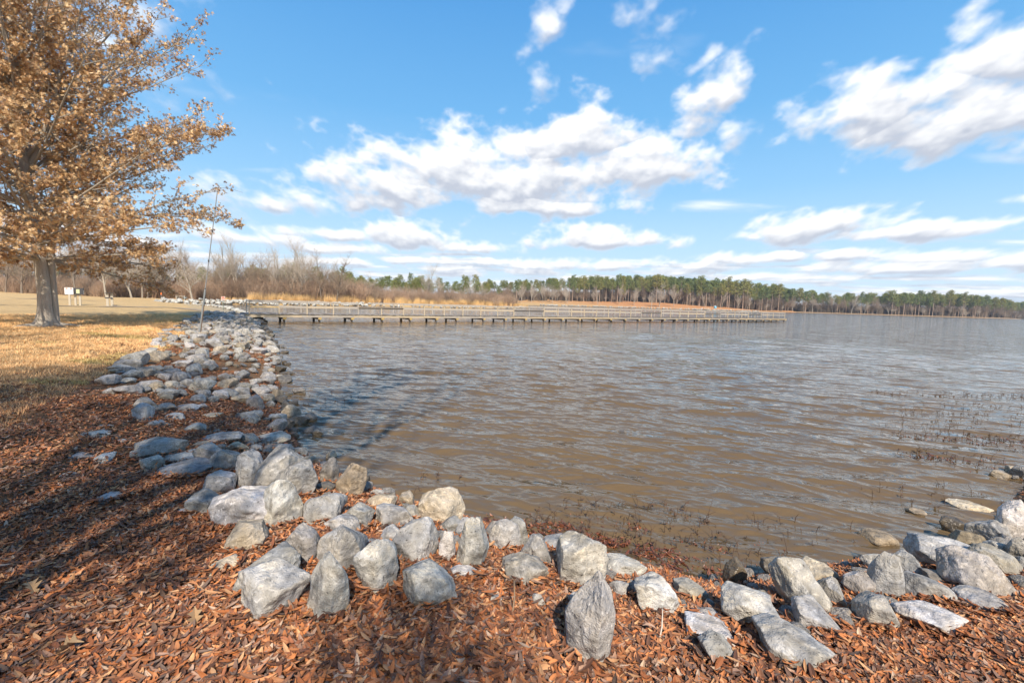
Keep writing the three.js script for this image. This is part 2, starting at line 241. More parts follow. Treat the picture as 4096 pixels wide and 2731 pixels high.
// ---------------------------------------------------------------- the lake
{
  const rw = rng(321), waves = [];
  for (let i = 0; i < 64; i++) { const l = Math.exp(lerp(Math.log(.085), Math.log(2.6), Math.pow(i / 63, 1.15))), th = Math.atan2(.97, -.22) + (rw() + rw() + rw() - 1.5) * (.62 - .15 * i / 63), k = 2 * Math.PI / l; waves.push([k * Math.cos(th), k * Math.sin(th), rw() * 6.283, l * (l > .8 ? .0042 : .007), l]); }
  // fine ripples over 11.3 m, the wavelengths that fit it a whole number of times
  const n0 = 1024, gxA = new Float32Array(n0 * n0), gyA = new Float32Array(n0 * n0);
  for (let i = 0; i < 70; i++) { const l = Math.exp(lerp(Math.log(.11), Math.log(1.5), i / 69)), th = Math.atan2(-.97, -.22) + (rw() + rw() + rw() - 1.5) * .72, kx = Math.round(11.3 / l * Math.cos(th)), ky = Math.round(11.3 / l * Math.sin(th)), K = Math.hypot(kx, ky), ph = rw() * 6.283, sl = .031 * (l > .5 ? .8 : 1), ax = sl * kx / K, ay = sl * ky / K;
    const sx = new Float32Array(n0), cx = new Float32Array(n0); for (let x = 0; x < n0; x++) { sx[x] = Math.sin(6.28318 * kx * x / n0 + ph); cx[x] = Math.cos(6.28318 * kx * x / n0 + ph); }
    for (let y = 0; y < n0; y++) { const sy = Math.sin(6.28318 * ky * y / n0), cy = Math.cos(6.28318 * ky * y / n0); for (let x = 0; x < n0; x++) { const c = cx[x] * cy - sx[x] * sy, q = c + .3 * c * (sx[x] * cy + cx[x] * sy), o = y * n0 + x; gxA[o] += ax * q; gyA[o] += ay * q; } } }
  const rippleMap = dataTex(n0, (u, v, x, y) => { const o = y * n0 + x, m = .55 + .5 * sstep(-.35, .4, noise2(u * 5, v * 5, 5)), a = gxA[o] * m, b = gyA[o] * m, l = Math.hypot(a, b, 1); return [.5 - a / l * .5, .5 - b / l * .5, .5 + .5 / l]; });
  const ang = []; for (let a = -100; a < -60; a += 2) ang.push(a); for (let a = -60; a <= 60; a += .165) ang.push(a); for (let a = 62; a <= 100; a += 2) ang.push(a);
  const rad = []; let r = 2.6; while (r < 1700) { rad.push(r); r += Math.max(.02, r * r * .00058); }
  const n = ang.length, m = rad.length, P = new Float32Array(n * m * 3), N = new Float32Array(n * m * 3), U = new Float32Array(n * m * 2), I = new Uint32Array((n - 1) * (m - 1) * 6);
  for (let k = 0; k < m; k++) {
    const R = rad[k], step = Math.max(.02, R * R * .00058), A = R * .0029;
    const wp = waves.map(w => sstep(step * 1.3, step * 3, w[4]) * sstep(A * .8, A * 2.5, w[4]));
    for (let j = 0; j < n; j++) {
      const a = ang[j] * Math.PI / 180, x = Math.sin(a) * R, z = -Math.cos(a) * R; let h = 0, gx = 0, gz = 0;
      const gust = .8 + .55 * noise2(x * .05 + 4, z * .05) + .5 * noise2(x * .31, z * .31 + 7), wx = x + noise2(x * .7, z * .7) * .14, wz = z + noise2(x * .7 + 40, z * .7) * .14;
      const calm = R > 40 && x < -20 && z < -45 ? .45 : 1;
      for (let i = 0; i < 64; i++) { const w = waves[i], q = w[0] * wx + w[1] * wz + w[2], s = Math.sin(q), c = Math.cos(q); const A0 = w[3] * gust * calm; h += A0 * (s + .22 * s * s) * wp[i]; const d = A0 * c * (1 + .44 * s) * (R < 14 ? lerp(.8, .25, R / 14) + lerp(.2, .75, R / 14) * wp[i] : .25 * (14 / R) + (1 - .25 * 14 / R) * wp[i]); gx += d * w[0]; gz += d * w[1]; }
      const o = (k * n + j) * 3, l = Math.hypot(gx, 1, gz); P[o] = x; P[o + 1] = h; P[o + 2] = z; N[o] = -gx / l; N[o + 1] = 1 / l; N[o + 2] = -gz / l; U[o / 3 * 2] = x / 11.3; U[o / 3 * 2 + 1] = -z / 11.3;
    }
  }
  let t = 0; for (let k = 0; k < m - 1; k++) for (let j = 0; j < n - 1; j++) { const a = k * n + j; I[t++] = a; I[t++] = a + 1; I[t++] = a + n; I[t++] = a + 1; I[t++] = a + n + 1; I[t++] = a + n; }
  const g = new THREE.BufferGeometry(); g.setAttribute('position', new THREE.BufferAttribute(P, 3)); g.setAttribute('normal', new THREE.BufferAttribute(N, 3)); g.setAttribute('uv', new THREE.BufferAttribute(U, 2)); g.setIndex(new THREE.BufferAttribute(I, 1));
  const mesh = new THREE.Mesh(g, new THREE.MeshPhysicalMaterial({ color: new THREE.Color().setRGB(.225, .152, .078), roughness: .07, ior: 1.33, transmission: .4, thickness: 0, normalMap: rippleMap, normalScale: new THREE.Vector2(1, 1) }));
  mesh.name = 'lake_water'; mesh.userData.kind = 'structure'; mesh.userData.label = 'muddy brown lake water with small wind ripples'; mesh.receiveShadow = true; scene.add(mesh);
}

// ---------------------------------------------------------------- rocks
const rockMap = dataTex(1024, (u, v) => {
  const big = fbm2(u * 4, v * 4, 5, 4), mid = fbm2(u * 16 + 9, v * 16, 4, 16), fine = noise2(u * 128, v * 128, 128), vein = 1 - Math.min(1, Math.abs(fbm2(u * 7 + 3, v * 7 + 1, 4, 7)) * 14), vein2 = 1 - Math.min(1, Math.abs(fbm2(u * 15 + 30, v * 15 + 11, 3, 15)) * 10), pit = sstep(.30, .42, fbm2(u * 40, v * 40, 3, 40));
  let s = .60 + big * .46 + mid * .34 + fine * .1; s += vein * .30 * sstep(-.1, .25, mid) + vein2 * .22 * sstep(0, .3, big + .1) - pit * .3;
  const warm = clamp(fbm2(u * 5 + 60, v * 5 + 20, 4, 5) * 1.6, -.5, 1); return [s * (1 + warm * .09), s * (1 + warm * .02), s * (1 - warm * .12)];
});
const rockBump = dataTex(1024, (u, v) => .5 + fbm2(u * 9, v * 9, 6, 9) * .55 + Math.abs(fbm2(u * 5 + 7, v * 5, 4, 5)) * -.5 + noise2(u * 90, v * 90, 90) * .08);
const rockMat = (r, g, b, rough = .9) => new THREE.MeshStandardMaterial({ color: new THREE.Color().setRGB(r, g, b), map: rockMap, bumpMap: rockBump, bumpScale: .028, roughness: rough });
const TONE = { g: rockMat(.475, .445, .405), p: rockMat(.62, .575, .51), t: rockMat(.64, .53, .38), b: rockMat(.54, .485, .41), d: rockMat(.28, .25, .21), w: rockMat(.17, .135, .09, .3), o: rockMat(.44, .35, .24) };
const KIN = {}; for (const k in TONE) KIN[k] = [0, 1, 2, 3, 4].map(i => { const m = TONE[k].clone(), v = .82 + .1 * i; m.color.multiplyScalar(v); m.color.r *= 1 + .018 * Math.sin(i * 2.3 + k.charCodeAt(0)); m.color.b *= 1 - .03 * Math.sin(i * 1.7 + k.charCodeAt(0) * 2); return m; });
function boxUV(g, k, ox = 0, oy = 0) {   // hard-edged triangles keep smooth normals; uv in metres on the plane each triangle faces most
  g = g.index ? g.toNonIndexed() : g; const p = g.attributes.position, u = new Float32Array(p.count * 2), a = V(), b = V(), c = V();
  for (let i = 0; i < p.count; i += 3) {
    a.fromBufferAttribute(p, i); b.fromBufferAttribute(p, i + 1); c.fromBufferAttribute(p, i + 2); const n = b.clone().sub(a).cross(c.clone().sub(a)), X = Math.abs(n.x), Y = Math.abs(n.y), Z = Math.abs(n.z);
    [a, b, c].forEach((q, j) => { const [s, t] = X > Y && X > Z ? [q.z, q.y] : Y > Z ? [q.x, q.z] : [q.x, q.y]; u[(i + j) * 2] = s * k + ox; u[(i + j) * 2 + 1] = t * k + oy; });
  }
  g.setAttribute('uv', new THREE.BufferAttribute(u, 2)); return g;
}
const SHAPES = { peak: [.46, 0], block: [.1, 0], slab: [.2, 0], dome: [.3, 0], left: [.34, -.36], right: [.34, .36], tall: [.4, .08] };
function rockGeo(seed, w, h, d, shape, detail, rough = 1) {
  const r = rng(seed * 7919 + 13), base = mergeVertices(new THREE.IcosahedronGeometry(1, detail).deleteAttribute('uv').deleteAttribute('normal'), 1e-4), p = base.attributes.position, planes = [];
  for (let i = 0; i < 13; i++) { const y = 1 - 2 * (i + .5) / 13, a = i * 2.4 + r() * 1.5, s = Math.sqrt(1 - y * y); planes.push([V(Math.cos(a) * s + (r() - .5) * .5, y + (r() - .5) * .5, Math.sin(a) * s + (r() - .5) * .5).normalize(), .62 + r() * .34]); }
  { const ta = r() * 6.28, sharp = shape === 'peak' || shape === 'tall', k = sharp ? .55 : .3; planes.push([V(Math.cos(ta) * k, 1, Math.sin(ta) * k).normalize(), sharp ? .6 : .52 + r() * .1], [V(-Math.cos(ta) * .5, 1, -Math.sin(ta + .6) * .5).normalize(), .68 + r() * .1]); }
  const [taper, lean] = SHAPES[shape], q = V(), ox = r() * 50, hard = 30;
  for (let i = 0; i < p.count; i++) {
    q.fromBufferAttribute(p, i); let s = 0; for (const [n, o] of planes) { const c = n.dot(q); if (c > .05) s += Math.pow(c / o, hard); }
    let R = Math.pow(s, -1 / hard); R *= 1 + (fbm3(q.x * 1.9 + ox, q.y * 1.9, q.z * 1.9, 3) * .075 + fbm3(q.x * 6 + ox, q.y * 6, q.z * 6, 3) * .055 - Math.abs(fbm3(q.x * 3.3, q.y * 3.3 + ox, q.z * 3.3, 2)) * .08) * rough;
    p.setXYZ(i, q.x * R, q.y * R, q.z * R);
  }
  base.computeBoundingBox(); let b = base.boundingBox;
  for (let i = 0; i < p.count; i++) {
    let x = (p.getX(i) - b.min.x) / (b.max.x - b.min.x) - .5, y = (p.getY(i) - b.min.y) / (b.max.y - b.min.y) * 1.32 - .32, z = (p.getZ(i) - b.min.z) / (b.max.z - b.min.z) - .5;
    if (y > 0) y = Math.pow(y, .74); const t = Math.max(0, y); x = x * (1 - taper * Math.pow(t, 1.15)) + lean * t * .62; z = z * (1 - taper * .6 * t) - t * .06; p.setXYZ(i, x, y, z);
  }
  base.computeBoundingBox(); b = base.boundingBox;
  for (let i = 0; i < p.count; i++) p.setXYZ(i, ((p.getX(i) - b.min.x) / (b.max.x - b.min.x) - .5) * w, p.getY(i) * h, ((p.getZ(i) - b.min.z) / (b.max.z - b.min.z) - .5) * d);
  base.computeVertexNormals();
  return boxUV(base, 1 / .75, r() * 9, r() * 9);
}
const rockSpots = [];   // plan position and reach, so that leaves can gather round them
let rockSeed = 1;
function rockFrom([k, ox, oy], [x0, y0, x1, y1, shape, tone, label]) {
  const X0 = ox + x0 * k, X1 = ox + x1 * k, Y0 = oy + y0 * k, Y1 = oy + y1 * k, cx = (X0 + X1) / 2, c = at(cx, Math.min(2900, Y1 + (Y1 - Y0) * .1)), r = ray(cx, Y1), hor = Math.hypot(c[0], c[2]), depth = -c[2] * Math.cos(PITCH) + (EYE - c[1]) * Math.sin(PITCH);
  const s = depth / F, w = (X1 - X0) * s * 1.02, hp = (Y1 - Y0) * s, phi = Math.atan2(EYE - c[1], hor), flat = shape === 'slab' ? .55 : shape === 'tall' || shape === 'peak' ? .9 : .74;
  let d = clamp(w * .8, .5 * hp, 1.25 * hp / Math.max(.25, Math.sin(phi))), h = (hp - d * Math.sin(phi) * .62) / Math.cos(phi);
  if (h < hp * .42 * flat) { h = hp * .42 * flat; d = Math.max(w * .35, (hp - h * Math.cos(phi)) / Math.sin(phi) / .62); }
  d = Math.min(d, w * 1.5 + .1);
  const ux = c[0] / hor, uz = c[2] / hor, x = c[0] + ux * d * .46, z = c[2] + uz * d * .46, y = Math.min(c[1], Math.max(-.05, groundAt(x, z)) + .05);
  const big = X1 - X0 > 90, m = solo('boulder', rockGeo(rockSeed++, w, h * (shape === 'slab' ? 1.1 : 1.24), d, shape, big ? 15 : 8), KIN[tone][(rockSeed * 3) % 5], label, 'rock', x, y, z);
  m.rotation.y = Math.atan2(-ux, -uz); rockSpots.push([x, z, w / 2, d / 2, m.rotation.y]);
}
const C2 = [.542, 500, 1700], C3 = [.5527, 1400, 1900], C4 = [.498, 2600, 1950], C5 = [.6697, 3200, 1550], C1 = [.5952, 0, 1300];
for (const r of [
  [100, 80, 435, 230, 'slab', 'g', 'broad flat topped grey slab on the leaves above the striped block'],
  [270, 215, 525, 290, 'block', 'b', 'low oblong block with white lichen spots behind the lens shaped rock'],
  [525, 140, 770, 300, 'left', 'b', 'two faced brownish grey rock behind the pale pointed one'],
  [260, 265, 660, 405, 'slab', 'g', 'long lens shaped grey rock lying on the leaves at the edge of the pile'],
  [125, 230, 275, 330, 'block', 'b', 'small buff rock at the lawn end of the striped block'],
  [610, 185, 845, 360, 'peak', 'g', 'grey rock with a pointed top behind the end of the lens shaped rock'],
  [815, 212, 1045, 490, 'dome', 'g', 'tall rounded grey rock left of the huge tilted slab'],
  [920, 185, 1340, 520, 'right', 'g', 'huge tilted slab at the corner of the shore, highest of the pile'],
  [1140, 280, 1415, 540, 'block', 'p', 'big pale rock with cracked faces leaning on the huge tilted slab'],
  [580, 352, 815, 540, 'block', 'g', 'squarish grey rock behind the wide speckled boulder'],
  [475, 490, 820, 675, 'left', 'g', 'smooth dark grey rock tucked against the wide speckled boulder'],
  [660, 468, 1160, 768, 'dome', 'p', 'wide speckled boulder with white patches in the middle of the pile'],
  [1040, 428, 1310, 748, 'tall', 'p', 'tall pale rock with a tan streak right of the wide speckled boulder'],
  [1325, 512, 1640, 738, 'dome', 'p', 'rounded whitish rock with a tan cast right of the tall pale rock'],
  [1470, 665, 1735, 835, 'dome', 'g', 'rounded grey rock in front of the smooth leaning one'],
  [1600, 588, 1840, 775, 'block', 'g', 'smooth grey rock behind the rounded one near the tan shore rocks'],
  [1440, 262, 1578, 445, 'peak', 'd', 'brownish pointed rock at the waterline behind the pile'],
  [1558, 295, 1782, 540, 'right', 'o', 'dark upright rock with orange lichen on its top beside the water'],
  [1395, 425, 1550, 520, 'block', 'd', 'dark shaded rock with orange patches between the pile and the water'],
  [1485, 198, 1560, 278, 'dome', 't', 'small tan upright stone standing alone in the water'],
  [1730, 385, 1812, 490, 'dome', 'w', 'wet black rock behind the orange lichen rock'],
  [1785, 480, 1918, 545, 'peak', 'b', 'low buff rock on the waterline behind the crested tan rock'],
  [1765, 508, 2010, 648, 'right', 't', 'crested tan rock with a dark hollow on the waterline'],
  [2015, 505, 2135, 618, 'block', 't', 'small squarish tan rock alone at the edge of the water'],
  [1845, 590, 2160, 778, 'left', 'g', 'grey rock with black and white stains sloping to the right'],
  [2050, 595, 2192, 718, 'peak', 'g', 'grey pointed rock just below the squarish tan one'],
  [1885, 755, 2060, 900, 'dome', 'g', 'rounded banded grey rock half hidden by a larger one'],
  [1410, 757, 1795, 1092, 'peak', 'g', 'big grey rock with a blunt peak above the bottle shaped one'],
  [1150, 765, 1460, 1045, 'dome', 'g', 'dark grey rock with white flecks left of the blunt peak'],
  [1690, 905, 2015, 1258, 'dome', 'p', 'large round rock with a yellowish flank below the blunt peak'],
  [815, 950, 1280, 1270, 'right', 'g', 'slanting grey rock behind the big frontmost boulder of the pile'],
  [861, 1065, 1360, 1428, 'block', 'g', 'big frontmost boulder of the pile with a broken brown edge'],
  [1345, 1010, 1648, 1438, 'tall', 'p', 'bottle shaped rock with a narrow grey neck and white base'],
  [695, 730, 1052, 950, 'right', 't', 'pale yellowish rock lit by the sun on the leaves in front of the speckled boulder'],
  [594, 990, 836, 1115, 'right', 't', 'small buff rock alone on the leaves left of the frontmost boulder'],
  [945, 860, 1162, 932, 'slab', 'g', 'thin grey stone half buried beside the sunlit yellowish rock'],
  [376, 620, 488, 690, 'dome', 'p', 'small whitish stone at the foot of the smooth dark grey rock'],
  [1728, 840, 1892, 935, 'slab', 'g', 'dark flat stone in the leaves behind the large round rock'],
  [535, 55, 850, 142, 'dome', 'p', 'long pale slab lying across the bank behind the two faced rock'],
  [832, 60, 978, 137, 'peak', 'b', 'small buff pointed stone right of the long pale slab'],
  [752, 120, 912, 197, 'slab', 't', 'cream coloured stone in front of the long pale slab'],
  [950, 55, 1212, 137, 'slab', 'b', 'long low buff rock ending at the water'],
  [900, 145, 1006, 197, 'dome', 'g', 'small dark stone right of the cream coloured one'],
  [490, 118, 622, 178, 'slab', 't', 'flat tan stone wedged behind the two faced rock'],
  [425, 172, 562, 226, 'slab', 'p', 'flat whitish stone right of the broad flat topped slab'],
  [1060, 135, 1237, 192, 'slab', 'g', 'low grey stone beside the water behind the huge tilted slab'],
  [1232, 162, 1342, 222, 'dome', 'b', 'buff stone at the edge of the water behind the huge tilted slab'],
  [1308, 235, 1422, 292, 'block', 'o', 'wet yellowish stone below the small upright one'],
  [45, 188, 136, 250, 'block', 'g', 'small faceted stone left of the broad flat topped slab'],
]) rockFrom(C2, r);
for (const r of [
  [490, 118, 835, 378, 'dome', 't', 'big tan grey rock standing at the edge of the drifted leaves'],
  [632, 305, 830, 447, 'peak', 'g', 'dark grey rock in front of the big tan grey one'],
  [755, 330, 918, 492, 'peak', 'g', 'grey ridged rock with white streaks behind the tall tapering one'],
  [760, 362, 1006, 692, 'tall', 'p', 'tall tapering pale rock with a small white stone at its left'],
  [962, 345, 1085, 475, 'peak', 'g', 'small grey rock left behind the rock with a white scar'],
  [992, 338, 1235, 552, 'peak', 'g', 'pyramid shaped rock with a white scar on its right face'],
  [1130, 335, 1294, 535, 'dome', 'g', 'rounded grey rock right behind the one with a white scar'],
  [640, 443, 762, 637, 'dome', 'p', 'small pale cracked stone between two larger rocks with leaves around it'],
  [1228, 460, 1480, 660, 'peak', 'g', 'low pointed grey rock left of the largest rock by the sunken leaves'],
  [1368, 448, 1640, 575, 'right', 'p', 'pale wedge of rock behind the largest rock by the sunken leaves'],
  [1468, 473, 1862, 818, 'dome', 'b', 'large rock with a pinkish tan face beside the sunken leaves'],
  [1083, 600, 1440, 812, 'dome', 'b', 'domed rock with a greenish cap half buried in leaves'],
  [718, 665, 962, 792, 'left', 'p', 'low pale stone sloping down to the right in the leaves'],
  [1838, 592, 2142, 777, 'slab', 'p', 'flat topped pale rock at the waterline right of the pinkish one'],
  [1868, 778, 2027, 898, 'dome', 'p', 'small white stone below the flat topped pale rock'],
  [2048, 765, 2385, 1018, 'left', 'p', 'white wedge shaped rock sloping down to the right'],
  [1530, 850, 1900, 1378, 'tall', 'p', 'tall narrow grey rock standing alone in the leaves nearest the camera'],
  [1572, 865, 1702, 985, 'dome', 'g', 'dark stone peeping out behind the tall narrow grey rock'],
  [995, 880, 1100, 947, 'block', 'p', 'small white stone alone on the leaves left of the tall narrow rock'],
  [1305, 875, 1422, 977, 'peak', 'p', 'small white pointed stone on the leaves just left of the tall narrow rock'],
  [2172, 1160, 2302, 1225, 'slab', 'p', 'tiny pale stone nearly covered by leaves right of the tall narrow rock'],
  [1962, 768, 2085, 845, 'left', 'g', 'grey sliver of rock behind the small white stone'],
  [305, 345, 643, 652, 'dome', 'g', 'large grey rock with pale patches left of the tall tapering one'],
  [370, 675, 782, 983, 'dome', 'p', 'wide pale rock with a notch at its foot alone on the leaves'],
]) rockFrom(C3, r);
for (const r of [
  [176, 755, 458, 922, 'dome', 'b', 'rounded grey brown rock where the leaves meet the water'],
  [560, 830, 1022, 1148, 'left', 'p', 'long rock sloping to the right with a dark left end'],
  [338, 1003, 642, 1130, 'left', 'p', 'thin white stone lying in the leaves, upper of two'],
  [263, 1085, 737, 1288, 'left', 'p', 'long thin white stone lying in the leaves, lower of two'],
  [374, 1225, 662, 1458, 'left', 'p', 'bright white rock with a fan of cracks near the lower edge'],
  [803, 1130, 1468, 1465, 'left', 'p', 'large flat white slab with cracks, nearest the camera on the right'],
  [948, 610, 1412, 988, 'left', 'b', 'large upright brownish rock sloping right beside the tan stone'],
  [885, 580, 1112, 745, 'block', 'd', 'dark wet rock in the water behind the upright brownish one'],
  [1213, 625, 1492, 798, 'dome', 't', 'tan rounded stone among the red leaves at the waterline'],
  [1318, 762, 1608, 993, 'peak', 'g', 'grey rock with a bright blue facet right of the upright brownish one'],
  [800, 842, 987, 962, 'dome', 'b', 'low brownish rock behind the long sloping one'],
  [1138, 948, 1562, 1200, 'left', 'g', 'dark grey rock with smooth facets above the flat white slab'],
  [1258, 1165, 1562, 1260, 'slab', 'p', 'flat pale stone under the dark smooth rock'],
  [570, 598, 762, 805, 'dome', 'w', 'wet dark rock among leaves in the shallow water'],
]) rockFrom(C4, r);
for (const r of [
  [258, 1115, 462, 1270, 'dome', 'b', 'brownish grey rock with a vertical edge left of the upright pale rock'],
  [408, 1010, 597, 1268, 'tall', 'p', 'upright pale rock with smooth bluish faces near the shore'],
  [376, 1000, 592, 1115, 'dome', 'b', 'brownish rock behind the upright pale one'],
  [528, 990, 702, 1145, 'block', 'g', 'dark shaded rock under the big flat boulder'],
  [653, 893, 1063, 1105, 'slab', 'g', 'big flat topped boulder overhanging at the waterline'],
  [843, 1003, 1243, 1255, 'left', 'b', 'big rough boulder sloping right in front of the flat topped one'],
  [618, 1130, 884, 1295, 'left', 'p', 'pale rock with a shaded left face below the flat topped boulder'],
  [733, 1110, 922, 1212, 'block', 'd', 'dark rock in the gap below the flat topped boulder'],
  [933, 1215, 1227, 1350, 'slab', 'p', 'pale flat rock in the leaves below the big rough boulder'],
  [578, 1295, 928, 1470, 'slab', 'p', 'light grey banded slab lying on the leaves at the right'],
  [318, 1250, 553, 1452, 'dome', 'g', 'grey brown rock with white spots left of the banded slab'],
  [998, 958, 1283, 1138, 'left', 'b', 'rough grey rock sloping right at the edge of the sunlit leaves'],
  [1108, 925, 1252, 1025, 'dome', 'b', 'speckled brownish rock behind the rough sloping one'],
  [1238, 905, 1345, 1038, 'dome', 'b', 'rounded rock with a shadow across it cut by the right frame edge'],
  [1183, 697, 1345, 915, 'dome', 'p', 'big white topped boulder half in shadow at the right frame edge'],
  [1018, 790, 1238, 935, 'peak', 'g', 'dark faceted rock left of the white topped boulder'],
  [918, 860, 1107, 958, 'dome', 'o', 'brown mottled rock at the waterline below the wet shiny one'],
  [848, 780, 972, 872, 'block', 'w', 'wet shiny dark rock in the shallow water'],
  [358, 858, 562, 955, 'dome', 'o', 'wet brown rock awash in the water off the upright pale rock'],
  [900, 680, 1112, 738, 'slab', 't', 'flat yellow rock awash farther out in the water'],
  [638, 720, 742, 760, 'slab', 'o', 'small reddish rock just breaking the surface of the water'],
  [1148, 495, 1242, 545, 'dome', 't', 'small pale rock in the water near the weeds'],
  [1238, 470, 1315, 512, 'dome', 't', 'small buff rock by the leaf bank at the right frame edge'],
  [1282, 1020, 1345, 1125, 'dome', 'g', 'grey rock cut by the right frame edge above the leaves'],
]) rockFrom(C5, r);
for (const r of [
  [900, 533, 1028, 642, 'block', 'g', 'blue grey upright rock on the bank above a flat slab'],
  [912, 488, 1058, 572, 'dome', 'g', 'rounded grey rock just behind the blue grey upright one'],
  [1888, 540, 2018, 640, 'dome', 't', 'rounded buff rock with a wet foot standing in the water'],
  [1888, 508, 1948, 590, 'tall', 'd', 'brown upright rock behind the rounded buff one in the water'],
  [1950, 600, 2080, 668, 'slab', 'w', 'flat wet brown rock right of the rounded buff one'],
  [2048, 590, 2125, 640, 'dome', 'd', 'small dark rock outermost beside the rounded buff one'],
  [1560, 470, 1690, 520, 'block', 't', 'squarish buff rock low on the bank near the water'],
  [1660, 475, 1770, 555, 'dome', 'g', 'grey rock beside the squarish buff one'],
  [1200, 530, 1345, 580, 'dome', 'g', 'wide grey rock on the bank among leaves'],
  [1015, 525, 1165, 582, 'peak', 'g', 'bluish ridge shaped rock right of the upright blue grey one'],
  [1115, 590, 1232, 640, 'dome', 'g', 'domed bluish rock on the leaves of the bank'],
  [1250, 662, 1375, 718, 'block', 'p', 'pale angular rock on the bank above the long pale slab'],
  [985, 638, 1125, 682, 'slab', 'p', 'flat whitish rock on moss left of the pale angular one'],
  [1280, 468, 1375, 515, 'dome', 'g', 'bluish rounded stone alone among bank leaves'],
  [1585, 585, 1740, 645, 'peak', 'b', 'buff two part rock low on the bank'],
  [1350, 590, 1490, 625, 'slab', 't', 'flat tan stone in the bank leaves'],
  [795, 352, 905, 388, 'dome', 'p', 'low whitish dome at the edge of the lawn'],
  [775, 402, 940, 465, 'dome', 'g', 'grey mound shaped rock at the edge of the lawn'],
  [697, 425, 770, 462, 'dome', 'g', 'small grey stone outermost at the lawn edge'],
  [920, 370, 1075, 412, 'slab', 'p', 'flat pale stone lying between lawn and leaves'],
  [1115, 375, 1200, 420, 'dome', 'b', 'brownish rounded stone standing alone in the bank leaves'],
  [1210, 362, 1295, 412, 'peak', 'g', 'faceted blue grey stone right of the brownish one'],
  [1470, 360, 1600, 425, 'right', 't', 'tan rock with a shaded side in the middle of the bank'],
  [1555, 415, 1670, 475, 'dome', 'g', 'grey rock below the tan one in the middle of the bank'],
  [1815, 430, 1902, 495, 'dome', 'o', 'brown wet rock at the foot of the bank'],
  [1965, 418, 2050, 462, 'slab', 'd', 'flat dark rock awash off the bank'],
  [545, 710, 728, 762, 'slab', 'p', 'flat whitish stones set flush in the lawn'],
  [478, 852, 612, 912, 'slab', 'g', 'narrow slanting grey stone sunk in the lawn'],
  [640, 865, 765, 928, 'right', 'p', 'whitish flat stone slanting on the dark lawn'],
  [880, 843, 968, 900, 'block', 'g', 'small faceted grey stone at the pile end of the lawn'],
  [660, 1130, 842, 1210, 'dome', 'g', 'lone blue grey rock in the leaves well left of the pile'],
  [405, 990, 502, 1018, 'slab', 'g', 'grey stone nearly level with the leaves at the far left'],
  [670, 663, 752, 690, 'slab', 'g', 'small flush stone on the mossy lawn'],
  [765, 768, 838, 790, 'slab', 'p', 'tiny pale flush stone left of the broad flat topped slab'],
  [2065, 830, 2200, 870, 'slab', 'w', 'black flat rock awash near the small upright stone'],
  [2100, 705, 2170, 742, 'dome', 'w', 'small brown rock breaking the water farther out'],
]) rockFrom(C1, r);
